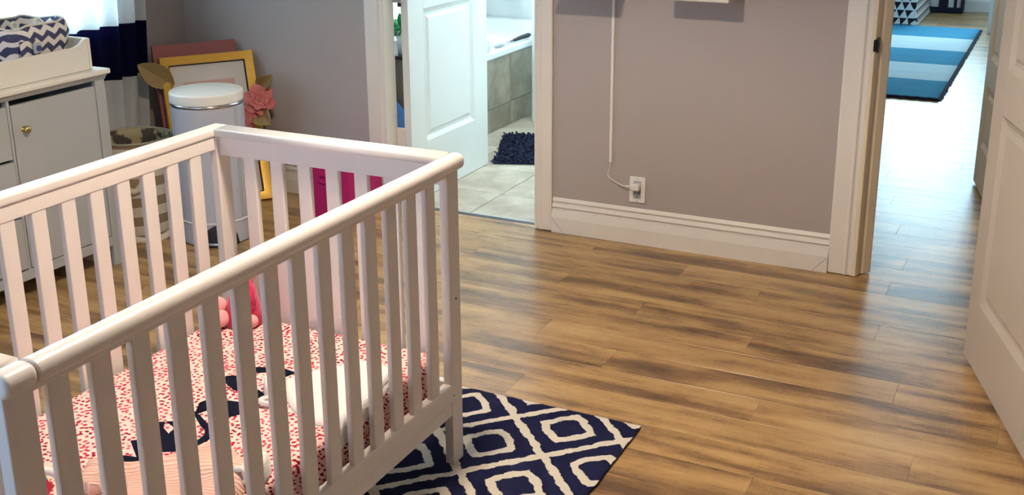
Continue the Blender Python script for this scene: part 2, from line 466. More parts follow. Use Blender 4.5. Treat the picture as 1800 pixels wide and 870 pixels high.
def share(src, name, parent, loc, rot=None):
    o = src.copy(); o.name = name; COL.objects.link(o); o.parent = parent; o.location = loc
    if rot: o.rotation_euler = rot
    return o

# ------------------------------------------------------------------ floor
XL, XR, YN, YB = -4.03, 0.30, -0.90, 4.43      # bedroom inner faces
BT = 4.50                                       # rear face of the back wall
floor = struct(obj('floor', B().box(XL - .1, 1.0, YN - .1, 12.85, -0.06, -0.0085), 'dark_gap'))
PW, PL = 0.152, 1.22
pmesh = {}
def plank(x0, x1, y0):
    L = round(x1 - x0, 3)
    if L < 0.02: return
    if L not in pmesh:
        g = 0.00012
        o = obj('plank', B().box(-L / 2 + g, L / 2 - g, -PW / 2 + g, PW / 2 - g, -0.0085, 0.0), 'wood', floor)
        md = o.modifiers.new('bevel', 'BEVEL'); md.width = 0.0006; md.segments = 1
        o.location = ((x0 + x1) / 2, y0 + PW / 2, 0); pmesh[L] = o
    else:
        share(pmesh[L], 'plank', floor, ((x0 + x1) / 2, y0 + PW / 2, 0))
rowi = 0; y = 3.775 - PW * 31
starts = {25: -1.505, 27: -1.015, 28: -0.575, 30: -1.29}
y = YN
while y < BT - 0.001:
    off = (rowi * 0.437 + random.uniform(-.1, .1)) % PL
    x = XL - off
    while x < XR:
        a, b = max(x, XL), min(x + PL, XR)
        if b - a > 0.02: plank(round(a, 3), round(b, 3), y)
        x += PL
    y += PW; rowi += 1
while y < 12.75:
    off = (rowi * 0.437) % PL
    x = -1.83 - off
    while x < 0.9:
        a, b = max(x, -1.83), min(x + PL, 0.9)
        if b - a > 0.02: plank(round(a, 2), round(b, 2), y)
        x += PL
    y += PW; rowi += 1

# bathroom floor with tiles
bfloor = struct(obj('floor_bathroom', B().box(-3.85, -1.95, 4.47, 7.3, -0.0087, -0.004), 'grout', floor))
del bfloor['kind']; bfloor.name = 'grout_bed'
TS = 0.42
t0 = None
for ix in range(-1, 4):
    for iy in range(0, 7):
        x0 = -2.43 - TS * 2 + ix * TS; y0 = 4.82 - TS + iy * TS
        x1, y1 = x0 + TS, y0 + TS
        x0, x1 = max(x0, -3.85), min(x1, -1.95); y0, y1 = max(y0, 4.47), min(y1, 7.3)
        if x1 - x0 < .05 or y1 - y0 < .05: continue
        o = obj('tile', B().box(x0 + .002, x1 - .002, y0 + .002, y1 - .002, -0.004, 0.006), 'tile_floor', floor, bevel=0.0012, seg=1)
struct(obj('trim_1', B().prism([(4.462, 0), (4.472, 0.009), (4.478, 0.010), (4.484, 0.007), (4.484, 0)], 'x', -2.825, -2.06), 'chrome'))

# ------------------------------------------------------------------ walls and ceiling
H = 2.60
wb = B()
for x0, x1, z0, z1 in ((XL - .12, -2.845, 0, H), (-2.845, -2.04, 2.06, H), (-2.04, -0.665, 0, H), (-0.665, 0.16, 2.06, H), (0.16, XR + .12, 0, H)):
    wb.box(x0, x1, YB, BT, z0, z1)
struct(obj('wall_back', wb, 'wall'))
WY0, WY1, WZ0, WZ1 = 2.45, 3.95, 0.86, 2.12
wl = B().box(XL - .12, XL, YN, WY0, 0, H).box(XL - .12, XL, WY1, YB, 0, H).box(XL - .12, XL, WY0, WY1, 0, WZ0).box(XL - .12, XL, WY0, WY1, WZ1, H)
struct(obj('wall_left', wl, 'wall'))
struct(obj('wall_right', B().box(XR, XR + .12, YN, YB, 0, H), 'wall'))
RX0, RX1, RZ0, RZ1 = -3.30, -1.40, 0.86, 2.12
wn_ = B().box(XL - .12, RX0, YN - .12, YN, 0, H).box(RX1, XR + .12, YN - .12, YN, 0, H).box(RX0, RX1, YN - .12, YN, 0, RZ0).box(RX0, RX1, YN - .12, YN, RZ1, H)
struct(obj('wall_rear', wn_, 'wall'))
struct(obj('ceiling', B().box(XL - .12, XR + .12, YN - .12, BT, H, H + .1).box(-3.97, 1.02, BT, 12.87, H, H + .1), 'ceiling'))
# bathroom shell
bw = B().box(-3.97, -3.85, BT, 5.60, 0, H).box(-3.97, -3.85, 6.90, 7.42, 0, H).box(-3.97, -3.85, 5.60, 6.90, 0, 1.25).box(-3.97, -3.85, 5.60, 6.90, 2.15, H)
struct(obj('wall_bathroom_left', bw, 'bath_wall'))
struct(obj('wall_bathroom_far', B().box(-3.85, -1.83, 7.30, 7.42, 0, H), 'bath_wall'))
struct(obj('wall_bathroom_right', B().box(-1.95, -1.83, BT, 7.30, 0, H), 'bath_wall'))
struct(obj('wall_partition', B().box(-2.955, -1.95, 6.29, 6.40, 0.006, H), 'bath_wall', bevel=0.006))
# far room shell
FX0, FX1 = -1.95, 0.05
fw = B().box(-1.95, 1.02, 12.75, 12.87, 0, 0.80).box(-1.95, 1.02, 12.75, 12.87, 2.30, H).box(-2.07, -1.83, 12.75, 12.87, .8, 2.3).box(0.1, 1.02, 12.75, 12.87, .8, 2.3)
struct(obj('wall_far_left', B().box(-1.95, -1.83, 7.42, 12.75, 0, H), 'far_wall'))
struct(obj('wall_far', fw, 'far_wall'))
struct(obj('wall_far_side', B().box(0.9, 1.02, BT, 12.75, 0, H), 'far_wall'))
struct(obj('baseboard_far', B().prism([(12.75, 0), (12.732, 0), (12.732, .11), (12.742, .13), (12.75, .135)], 'x', -1.83, 0.9), 'far_wall'))

# windows: frame, sash, pane
def window(name, axis, pos, a0, a1, z0, z1, depth, inward):
    root = sempty(name, (0, 0, 0))
    def bx(b, u0, u1, w0, w1, d0, d1):
        lo, hi = min(d0, d1), max(d0, d1)
        return b.box(lo, hi, u0, u1, w0, w1) if axis == 'x' else b.box(u0, u1, lo, hi, w0, w1)
    f = B(); t = 0.05
    for (u0, u1, w0, w1) in ((a0, a0 + t, z0, z1), (a1 - t, a1, z0, z1), (a0 + t, a1 - t, z0, z0 + t), (a0 + t, a1 - t, z1 - t, z1)):
        bx(f, u0, u1, w0, w1, pos - inward * .09, pos - inward * .03)
    obj('window_frame', f, 'far_wall', root, bevel=.004)
    s = B(); mid = (a0 + a1) / 2
    bx(s, mid - .025, mid + .025, z0 + t, z1 - t, pos - inward * .08, pos - inward * .045)
    obj('sash', s, 'far_wall', root, bevel=.003)
    for u0, u1 in ((a0 + t, mid - .025), (mid + .025, a1 - t)):
        g = B(); bx(g, u0, u1, z0 + t, z1 - t, pos - inward * .064, pos - inward * .060); obj('pane', g, 'glass', root)
    c = B(); k = .07
    for (u0, u1, w0, w1) in ((a0 - k, a0, z0 - k, z1 + k), (a1, a1 + k, z0 - k, z1 + k), (a0, a1, z0 - k, z0), (a0, a1, z1, z1 + k)):
        bx(c, u0, u1, w0, w1, pos, pos + inward * .016)
    obj('casing', c, 'far_wall', root, bevel=.003)
    return root
window('window_1', 'x', XL, WY0, WY1, WZ0, WZ1, .12, 1)
window('window_2', 'y', YN, RX0, RX1, RZ0, RZ1, .12, 1)
window('window_3', 'y', 12.75, -1.83, 0.1, 0.80, 2.30, .12, -1)
window('window_4', 'x', -3.85, 5.60, 6.90, 1.25, 2.15, .12, 1)

# baseboards: stepped colonial profile
def bb_prof(sgn_y, y0):
    P = [(0, 0), (.020, 0), (.020, .068), (.0130, .102), (.0130, .105), (.0045, .107), (.0045, .115), (.0120, .117), (.0120, .120), (.0075, .132), (.0010, .134), (.0010, .141), (.0075, .143), (.0075, .146), (.0015, .159), (0, .160)]
    return [(y0 - p[0], p[1]) for p in P]
struct(obj('baseboard_back', B().prism(bb_prof(1, YB), 'x', -1.975, -0.752), 'trim'))
struct(obj('baseboard_corner', B().prism(bb_prof(1, YB), 'x', XL, -2.937), 'trim'))
struct(obj('baseboard_left', B().prism([(XL + (YB - p[0]), p[1]) for p in bb_prof(1, YB)], 'y', YN, YB - .02), 'trim'))
for k, (xx, dx) in enumerate(((-1.972, .055), (-0.755, -.055))):   # small mitre return lines at both ends
    s = B().add([(xx, YB - .0202, .066), (xx, YB - .0202, .0615), (xx + dx, YB - .0202, .002), (xx + dx, YB - .0202, .006), (xx, YB - .0195, .066), (xx, YB - .0195, .0615), (xx + dx, YB - .0195, .002), (xx + dx, YB - .0195, .006)],
                [(0, 1, 2, 3), (4, 7, 6, 5), (0, 4, 5, 1), (1, 5, 6, 2), (2, 6, 7, 3), (3, 7, 4, 0)])
    obj('mitre_joint', s, 'grey_plastic', bpy.data.objects['baseboard_back'])

# door casings and jambs
def casing(name, x0, x1, flip, mat='trim', top=2.13):
    w_ = x1 - x0
    prof = [(0, 0), (0, .013), (.10, .016), (.55, .017), (.62, .021), (.70, .022), (.76, .016), (.82, .016), (.88, .020), (.96, .020), (1, .016), (1, 0)]
    pts = [((x1 - u * w_) if flip else (x0 + u * w_), YB - d) for u, d in prof]
    return struct(obj(name, B().prism(pts, 'z', 0.004, top), mat, bevel=0.0015, seg=1))
casing('trim_2', -2.935, -2.825, False)
casing('trim_3', -2.060, -1.977, True)
o = casing('trim_4', -0.752, -0.648, False, 'trim')
casing('trim_5', 0.145, 0.245, True)
for nm, xa, xb in (('trim_6', -2.935, -1.977), ('trim_7', -0.752, 0.245)):
    struct(obj(nm, B().box(xa, xb, YB - .018, YB, 2.13, 2.22), 'trim', bevel=.004))
# bathroom jambs
struct(obj('trim_8', B().box(-2.845, -2.825, YB - .002, BT, 0, 2.06).box(-2.06, -2.04, YB - .002, BT, 0, 2.06).box(-2.845, -2.04, YB - .002, BT, 2.04, 2.06), 'trim', bevel=.002))
# entry jamb with stop
jb = B().prism([(-0.665, YB - .004), (-0.6485, YB - .022), (-0.640, YB - .020), (-0.634, YB - .006), (-0.632, YB + .010), (-0.630, YB + .018), (-0.617, YB + .026), (-0.596, YB + .054), (-0.594, YB + .060), (-0.597, YB + .066), (-0.640, YB + .075), (-0.645, BT + .01), (-0.665, BT + .01)], 'z', 0.004, 2.06)
jb.box(0.135, 0.16, YB - .002, BT, 0.004, 2.06).box(-0.665, 0.16, YB - .002, BT, 2.04, 2.06)
jamb = struct(obj('trim_9', jb, 'jamb'))
sp_ = B().prism([(-0.6345 + .0, .905), (-0.6345, .965), (-0.6345, .965)], 'y', 4.0, 4.01)
sp_ = B().box(-0.6335, -0.6295, YB - .012, YB + .022, .905, .963)
stp = obj('strike_plate', sp_, 'black_metal', jamb, bevel=.0015)
lip = B().prism([(-0.6345, YB - .012), (-0.6430, YB - .0215), (-0.6460, YB - .0215), (-0.6460, YB - .0235), (-0.6415, YB - .0240), (-0.6315, YB - .013)], 'z', .912, .957)
obj('strike_lip', lip, 'black_metal', stp, bevel=.0006, seg=1)
obj('latch_hole', B().box(-0.6300, -0.6290, YB - .001, YB + .009, .922, .945), 'dark_gap', stp)

# ------------------------------------------------------------------ doors
def door_leaf(name, width, height, thick, panels, mat, loc, yaw, z0=0.008):
    """local: x along the leaf, y thickness (0..thick), faces at y=0 and y=thick"""
    root = sempty(name, loc); root['_local'] = 1; root.rotation_euler = (0, 0, yaw)
    b = B(); xs = [0] + sorted({p[0] for p in panels} | {p[1] for p in panels}) + [width]
    u0, u1 = panels[0][0], panels[0][1]
    b.box(0, u0, 0, thick, z0, height).box(u1, width, 0, thick, z0, height)
    zs = [z0] + [v for p in panels for v in (p[2], p[3])] + [height]
    for i in range(0, len(zs), 2): b.box(u0, u1, 0, thick, zs[i], zs[i + 1])
    leaf = obj('leaf_frame', b, mat, root, bevel=.0015, seg=1)
    for (a, c, d, e) in panels:
        m_ = B(); k = .022; r_ = .011
        for yf, s in ((0, 1), (thick, -1)):
            A = [(a, yf, d), (c, yf, d), (c, yf, e), (a, yf, e)]
            I = [(a + k, yf + s * r_, d + k), (c - k, yf + s * r_, d + k), (c - k, yf + s * r_, e - k), (a + k, yf + s * r_, e - k)]
            q = .050
            J = [(a + k + .012, yf + s * r_, d + k + .012), (c - k - .012, yf + s * r_, d + k + .012), (c - k - .012, yf + s * r_, e - k - .012), (a + k + .012, yf + s * r_, e - k - .012)]
            K = [(a + q, yf + s * .004, d + q), (c - q, yf + s * .004, d + q), (c - q, yf + s * .004, e - q), (a + q, yf + s * .004, e - q)]
            rings = [A, I, J, K]; vs = [p for R_ in rings for p in R_]
            fs = [(r * 4 + i, r * 4 + (i + 1) % 4, r * 4 + 4 + (i + 1) % 4, r * 4 + 4 + i) for r in range(3) for i in range(4)] + [(12, 13, 14, 15)]
            m_.add(vs, fs)
        obj('panel', m_, mat, root)
    return root
# bathroom door: hinged on the left jamb, open 90 degrees into the bathroom; local x -> +Y, local y -> -X
bd = door_leaf('door_1', 0.791, 2.03, 0.038, [(0.142, 0.640, 0.285, 0.93), (0.142, 0.640, 1.06, 1.90)], 'door_bath', (-2.750, 4.503, 0), math.pi / 2)
obj('handle', B().lathe([(0.0, -.062), (.018, -.060), (.027, -.045), (.026, -.03), (.012, -.022), (.011, -.008), (.030, -.006), (.030, 0)], (0, 0, 0), 24), 'chrome', bd)
hd = bpy.data.objects['handle']; hd.rotation_euler = (-math.pi / 2, 0, 0); hd.location = (0.735, 0.0, 0.96); hd.rotation_euler = (math.radians(-90), 0, 0)
hd.rotation_euler = (math.radians(90), 0, math.radians(180)); hd.location = (0.735, 0, 1.02)
hb = None
for hz in (0.335, 1.02, 1.80):
    h = B().tube([(-2.789, 4.494, hz - .045), (-2.789, 4.494, hz + .045)], .0065, 10)
    h.box(-2.824, -2.789, 4.4925, 4.4955, hz - .045, hz + .045)
    hg = obj('hinge', h, 'chrome' if hz > .5 else 'trim', bpy.data.objects['trim_8'])
    obj('hinge_pin', B().tube([(-2.789, 4.494, hz - .062), (-2.789, 4.494, hz - .045)], .0085, 10), 'black_metal', hg)
# bedroom door standing open on the right
yaw2 = math.atan2(-0.951, 0.309)
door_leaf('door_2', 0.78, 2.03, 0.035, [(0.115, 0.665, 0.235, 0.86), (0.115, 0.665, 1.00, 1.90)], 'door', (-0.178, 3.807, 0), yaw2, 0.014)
# hall door seen almost edge-on
yaw3 = math.atan2(-0.980, 0.20)
door_leaf('door_3', 0.74, 2.03, 0.035, [(0.10, 0.64, 0.22, 0.52), (0.10, 0.64, 0.66, 1.90)], 'jamb', (-0.335, 6.05, 0), yaw3, 0.012)
struct(obj('trim_10', B().box(-0.655, -0.560, 11.28, 11.34, 0, 2.1), 'far_wall', bevel=.004))

# ------------------------------------------------------------------ crib
crib = thing('crib', 'white slatted wooden baby crib in the foreground, standing partly on the navy rug', 'crib', (-1.77, 1.765, 0.012))
def cpart(name, b, bev=.003, **k): return obj(name, b, 'crib', crib, bevel=bev, **k)
def roundprof(x0, x1, z0, z1, r, seg=5, corners=(1, 1, 1, 1)):
    pts = []
    cs = [(x0, z0, 180), (x1, z0, 270), (x1, z1, 0), (x0, z1, 90)]
    for (cx, cz, a0), on in zip(cs, corners):
        rr = r * on if on else 0
        if rr <= 0: pts.append((cx, cz)); continue
        ox = cx + rr if cx == x0 else cx - rr; oz = cz + rr if cz == z0 else cz - rr
        for i in range(seg + 1):
            a = math.radians(a0 + 90 * i / seg); pts.append((ox + rr * math.cos(a), oz + rr * math.sin(a)))
    return pts
Y0, Y1 = 1.045, 2.487
obj('top_rail', B().prism(roundprof(-1.408, -1.360, .857, .899, .019), 'y', Y0 + .06, Y1 - .002), 'crib', crib, smooth=True, bevel=.004)
obj('rail_corner', B().prism(roundprof(-1.408, -1.359, .8565, .8995, .019), 'y', Y0 - .004, Y0 + .0588), 'crib', crib, smooth=True, bevel=.010, seg=3)
obj('top_rail', B().prism(roundprof(-2.184, -2.135, .874, .898, .006, 3), 'y', Y0, Y1), 'crib', crib, smooth=True, bevel=.003)
obj('top_rail', B().prism(roundprof(2.424, Y1, .8745, .8985, .006, 3), 'x', -2.135, -1.408), 'crib', crib, smooth=True)
obj('top_rail', B().prism(roundprof(Y0, 1.108, .8745, .8985, .006, 3), 'x', -2.135, -1.408), 'crib', crib, smooth=True)
# aprons
cpart('apron_rail', B().box(-1.404, -1.384, 1.107, 2.430, .842, .860))
cpart('apron_rail', B().box(-2.160, -2.139, 1.107, 2.430, .835, .8745))
cpart('apron_rail', B().box(-2.135, -1.410, 2.441, 2.462, .818, .875))
cpart('apron_rail', B().box(-2.135, -1.410, 1.068, 1.089, .818, .875))
# posts
for x0, x1, zt in ((-1.408, -1.381, .862), (-2.162, -2.135, .875)):
    for y0, y1 in ((2.430, 2.486), (1.048, 1.107)):
        p = cpart('post', B().box(x0, x1, y0, y1, .012, zt), .003)
        if x0 > -1.5:
            obj('bolt_hole', B().tube([(x1 - .002, (y0 + y1) / 2 + .002, .50), (x1 + .0006, (y0 + y1) / 2 + .002, .50)], .0035, 10), 'dark_gap', p)
            obj('bolt_hole', B().tube([(x1 - .002, y0 + .008, .222), (x1 + .0006, y0 + .008, .222)], .0025, 10), 'dark_gap', p)
# bottom rails
cpart('bottom_rail', B().prism([(-1.408, .165), (-1.383, .165), (-1.383, .205), (-1.380, .208), (-1.380, .250), (-1.384, .257), (-1.408, .257)], 'y', 1.107, 2.430), .0015)
cpart('bottom_rail', B().box(-2.160, -2.137, 1.107, 2.430, .165, .257))
cpart('bottom_rail', B().box(-2.135, -1.408, 2.440, 2.464, .165, .257))
cpart('bottom_rail', B().box(-2.135, -1.408, 1.066, 1.090, .165, .257))
# slats
base_l = cpart('slat', B().box(-1.402, -1.385, 2.349 - .0225, 2.349 + .0225, .250, .850), .004)
for k in range(1, 14): share(base_l, 'slat', crib, (0, -.0915 * k, 0))
far = cpart('slat', B().box(-2.158, -2.141, 2.349 - .0225, 2.349 + .0225, .250, .845), .004)
for k in range(1, 14): share(far, 'slat', crib, (0, -.0915 * k, 0))
end = cpart('slat', B().box(-2.033 - .0215, -2.033 + .0215, 2.4425, 2.4595, .250, .825), .004)
for k in range(1, 7): share(end, 'slat', crib, (.0938 * k, 0, 0))
for k in range(0, 7): share(end, 'slat', crib, (.0938 * k, 1.0785 - 2.451, 0))
cpart('mattress_support', B().box(-2.136, -1.409, 1.092, 2.438, .200, .218), .002)
# mattress
def rbox(x0, x1, y0, y1, z0, z1, r, n=5):
    """box with rounded edges via rounded plan and rounded profile"""
    b = B(); prof = []
    for i in range(n + 1):
        a = math.pi / 2 * i / n; prof.append((r * (1 - math.sin(a)), z0 + r * (1 - math.cos(a)) if False else z0 + r - r * math.cos(a)))
    prof = [(r - r * math.sin(math.pi / 2 * i / n), z0 + r - r * math.cos(math.pi / 2 * i / n)) for i in range(n + 1)] + \
           [(r - r * math.cos(math.pi / 2 * i / n), z1 - r + r * math.sin(math.pi / 2 * i / n)) for i in range(n + 1)]
    def ring(ins, z):
        R = max(r * 1.8 - ins, .002); pts = []
        for cx, cy, a0 in ((x1 - r * 1.8, y1 - r * 1.8, 0), (x0 + r * 1.8, y1 - r * 1.8, 90), (x0 + r * 1.8, y0 + r * 1.8, 180), (x1 - r * 1.8, y0 + r * 1.8, 270)):
            for i in range(n + 1):
                a = math.radians(a0 + 90 * i / n); pts.append((cx + R * math.cos(a), cy + R * math.sin(a), z))
        return pts
    rings = [ring(i, z) for i, z in prof]; m_ = len(rings[0]); vs = [p for R_ in rings for p in R_]
    fs = [(k * m_ + i, k * m_ + (i + 1) % m_, (k + 1) * m_ + (i + 1) % m_, (k + 1) * m_ + i) for k in range(len(rings) - 1) for i in range(m_)]
    fs += [tuple(range(m_))[::-1], tuple(range((len(rings) - 1) * m_, len(rings) * m_))]
    return b.add(vs, fs)
MT = .352
mattress = thing('crib_mattress', 'crib mattress in a fitted pink sheet printed with red dots and black lettering', 'mattress', (-1.77, 1.76, .218))
obj('fitted_sheet', rbox(-2.122, -1.420, 1.102, 2.418, .219, MT, .022), 'sheet', mattress, smooth=True)
letters = [
 [(-1.832, 1.589), (-1.815, 1.613), (-1.8, 1.634), (-1.78, 1.644), (-1.754, 1.648), (-1.821, 1.698), (-1.804, 1.712), (-1.752, 1.685), (-1.701, 1.649), (-1.685, 1.624), (-1.72, 1.613), (-1.747, 1.597), (-1.797, 1.598)],
 [(-1.837, 1.787), (-1.812, 1.803), (-1.796, 1.779), (-1.763, 1.761), (-1.717, 1.691), (-1.737, 1.692)],
 [(-1.812, 1.803), (-1.787, 1.819), (-1.739, 1.779), (-1.677, 1.721), (-1.681, 1.711), (-1.717, 1.691), (-1.763, 1.761), (-1.770, 1.788), (-1.79, 1.797)],
 [(-1.838, 1.856), (-1.847, 1.878), (-1.834, 1.897), (-1.8, 1.867), (-1.81, 1.843)],
 [(-1.78, 1.864), (-1.763, 1.866), (-1.709, 1.835), (-1.68, 1.821), (-1.661, 1.792), (-1.66, 1.778), (-1.664, 1.75), (-1.676, 1.738), (-1.682, 1.764), (-1.685, 1.793), (-1.698, 1.81), (-1.722, 1.823)],
 [(-1.784, 1.859), (-1.782, 1.876), (-1.804, 1.914), (-1.794, 1.943), (-1.762, 1.951), (-1.706, 1.961), (-1.668, 1.918), (-1.688, 1.886), (-1.731, 1.9), (-1.756, 1.898), (-1.769, 1.866)],
 [(-1.846, 2.029), (-1.84, 2.061), (-1.809, 2.079), (-1.763, 2.054), (-1.724, 2.01), (-1.745, 2.003), (-1.773, 2.004), (-1.823, 2.03)],
 [(-1.829, 2.118), (-1.803, 2.135), (-1.768, 2.151), (-1.732, 2.16), (-1.688, 2.152), (-1.698, 2.121), (-1.751, 2.125), (-1.782, 2.107), (-1.801, 2.087)],
 [(-1.741, 2.022), (-1.715, 2.032), (-1.685, 2.018), (-1.686, 1.994), (-1.703, 1.979)]]
lb = B()
for L in letters: lb.prism(L, 'z', MT - .0008, MT + .0008)
obj('lettering', lb, 'letter', mattress)

# soft things lying in the crib
def smooth_outline(pts, it=2):
    for _ in range(it):
        q = []
        for i in range(len(pts)):
            a, b = pts[i], pts[(i + 1) % len(pts)]
            q += [(a[0] * .75 + b[0] * .25, a[1] * .75 + b[1] * .25), (a[0] * .25 + b[0] * .75, a[1] * .25 + b[1] * .75)]
        pts = q
    return pts
def cushion(outline, z0, h, rings=10, wr=.006, wf=9, seed=0, post=None):
    P = smooth_outline(outline); n = len(P)
    cx = sum(p[0] for p in P) / n; cy = sum(p[1] for p in P) / n
    vs = []; fs = []
    def pt(s, i, top):
        x = cx + (P[i][0] - cx) * s; y_ = cy + (P[i][1] - cy) * s
        z = z0
        if top:
            e = 1 - s; prof = math.sqrt(max(0, 1 - (1 - min(1, e * 3.2)) ** 2))
            w_ = noise.noise(Vector((x * wf + seed, y_ * wf, seed))) + .5 * noise.noise(Vector((x * wf * 2.3 - seed, y_ * wf * 2.3, seed)))
            z = z0 + h * (.25 + .75 * prof) * (1 if s < 1 else .4) + wr * w_ * min(1, e * 4 + .25)
            z = max(z, z0 + .002)
        q = (x, y_, z)
        return post(q) if post else q
    for top in (True, False):
        o = len(vs)
        ss = [1 - k / rings for k in range(rings)]
        for s in ss:
            for i in range(n): vs.append(pt(s if not top or s < 1 else 1.0, i, top))
        vs.append(post((cx, cy, z0 + (h if top else 0))) if post else (cx, cy, z0 + (h if top else 0)))
        for k in range(rings - 1):
            for i in range(n):
                fs.append((o + k * n + i, o + k * n + (i + 1) % n, o + (k + 1) * n + (i + 1) % n, o + (k + 1) * n + i))
        for i in range(n): fs.append((o + (rings - 1) * n + i, o + (rings - 1) * n + (i + 1) % n, o + rings * n))
    half = rings * n + 1
    for i in range(n): fs.append((i, (i + 1) % n, half + (i + 1) % n, half + i))
    return B().add(vs, fs)
def drape(p):
    x, y_, z = p
    if x > -1.426:
        d = x + 1.426; t = z - Z; z -= min(d, .012) * .4 + max(0, d - .012) * 1.25; x = -1.426 + min(d, .012) + min(t, .012) * .3
    return (x, y_, z)
Z = MT + .001
on = thing('white_bodysuit', 'white cotton baby bodysuit lying beside the lettering, one edge over the mattress side', 'clothing', (-1.53, 2.1, Z))
torso = [(-1.693, 2.103), (-1.664, 2.143), (-1.634, 2.176), (-1.598, 2.227), (-1.554, 2.282), (-1.512, 2.29), (-1.469, 2.273), (-1.428, 2.192), (-1.41, 2.124), (-1.385, 2.032), (-1.386, 1.988), (-1.37, 1.944), (-1.389, 1.935), (-1.413, 1.957), (-1.436, 1.955), (-1.466, 1.94), (-1.513, 1.949), (-1.566, 1.975), (-1.604, 2.003), (-1.644, 2.045)]
obj('torso', cushion(torso, Z, .020, 12, .010, 10, 3.0, drape), 'white_cloth', on, smooth=True)
slv = [(-1.717, 2.052), (-1.729, 2.086), (-1.713, 2.101), (-1.683, 2.097), (-1.638, 2.06), (-1.622, 2.005), (-1.635, 1.986), (-1.66, 1.993), (-1.688, 2.017)]
obj('sleeve', cushion(slv, Z, .030, 8, .006, 14, 5.0), 'white_cloth', on, smooth=True)
def ring(c, R, r, n=24, m_=8, sq=1.0, tilt=None):
    b = B(); pts = []
    vs = []; fs = []
    for i in range(n):
        a = 2 * math.pi * i / n
        for j in range(m_):
            q = 2 * math.pi * j / m_
            p = Vector(((R + r * math.cos(q)) * math.cos(a), (R + r * math.cos(q)) * math.sin(a) * sq, r * math.sin(q)))
            if tilt: p = tilt @ p
            vs.append(Vector(c) + p)
    for i in range(n):
        for j in range(m_):
            fs.append((i * m_ + j, ((i + 1) % n) * m_ + j, ((i + 1) % n) * m_ + (j + 1) % m_, i * m_ + (j + 1) % m_))
    return b.add(vs, fs)
obj('cuff', ring((-1.644, 1.975, Z + .010), .016, .008, sq=.8), 'white_cloth', on, smooth=True)
obj('cuff', ring((-1.430, 1.950, Z + .006), .013, .007, sq=.8, tilt=Matrix.Rotation(math.radians(40), 3, 'Y')), 'white_cloth', on, smooth=True)
fold = [(-1.50, 2.235), (-1.462, 2.270), (-1.440, 2.225), (-1.420, 2.13), (-1.405, 2.05), (-1.43, 2.03), (-1.455, 2.10), (-1.480, 2.17)]
obj('folded_flap', cushion(fold, Z + .012, .014, 8, .006, 14, 8.0, drape), 'white_cloth', on, smooth=True)

pk = thing('pink_knit_garment', 'pink ribbed knit baby garment bunched on the near end of the mattress', 'clothing', (-1.6, 1.55, Z))
pink = [(-1.800, 1.535), (-1.830, 1.572), (-1.75, 1.577), (-1.69, 1.622), (-1.658, 1.653), (-1.628, 1.712), (-1.621, 1.771), (-1.565, 1.760), (-1.500, 1.725), (-1.455, 1.681), (-1.430, 1.609), (-1.428, 1.512), (-1.46, 1.42), (-1.591, 1.363), (-1.700, 1.380), (-1.735, 1.450)]
obj('knit_body', cushion(pink, Z, .034, 14, .016, 8, 11.0), 'knit', pk, smooth=True)
slp = [(-1.765, 1.51), (-1.74, 1.545), (-1.69, 1.54), (-1.665, 1.50), (-1.685, 1.45), (-1.73, 1.46)]
obj('knit_sleeve', cushion(slp, Z + .028, .026, 9, .010, 16, 2.0), 'knit', pk, smooth=True)
fl = thing('fleece_bootie', 'small white fleece bootie lying against the near rail beside the pink knit', 'clothing', (-1.45, 1.69, Z))
obj('bootie_body', cushion([(-1.500, 1.715), (-1.490, 1.748), (-1.455, 1.748), (-1.430, 1.712), (-1.424, 1.670), (-1.436, 1.645), (-1.468, 1.650)], Z, .046, 8, .006, 18, 4.0), 'fleece', fl, smooth=True)
obj('bootie_cuff', ring((-1.462, 1.655, Z + .024), .020, .010, sq=.7, tilt=Matrix.Rotation(math.radians(70), 3, 'X')), 'fleece', fl, smooth=True)

ty = thing('activity_toy', 'multicoloured patchwork soft toy with a red diamond tag at the near corner of the crib', 'toy', (-1.86, 1.42, Z))
toyo = [(-1.985, 1.434), (-2.0, 1.500), (-1.935, 1.515), (-1.880, 1.510), (-1.835, 1.480), (-1.80, 1.44), (-1.775, 1.40), (-1.780, 1.313), (-1.88, 1.27), (-1.96, 1.34)]
obj('toy_body', cushion(toyo, Z, .032, 9, .005, 10, 6.0), 'toy', ty, smooth=True)
tq = Vector((.70, -.55, .62)).to_track_quat('Z', 'Y').to_matrix()
tcn = Vector((-1.782, 1.420, Z + .040))
obj('handle_loop', ring(tcn, .034, .0085, 28, 10, 1.0, tq), 'white_cloth', ty, smooth=True)
dm = B()
dv = [tcn + tq @ Vector(p) for p in ((0, -.022, -.003), (.020, 0, -.003), (0, .022, -.003), (-.020, 0, -.003), (0, -.022, .003), (.020, 0, .003), (0, .022, .003), (-.020, 0, .003))]
dm.add(dv, [(3, 2, 1, 0), (4, 5, 6, 7), (0, 1, 5, 4), (1, 2, 6, 5), (2, 3, 7, 6), (3, 0, 4, 7)])
obj('diamond_tag', dm, plain('tag_red', (0.42, 0.008, 0.03), 0.7), ty)

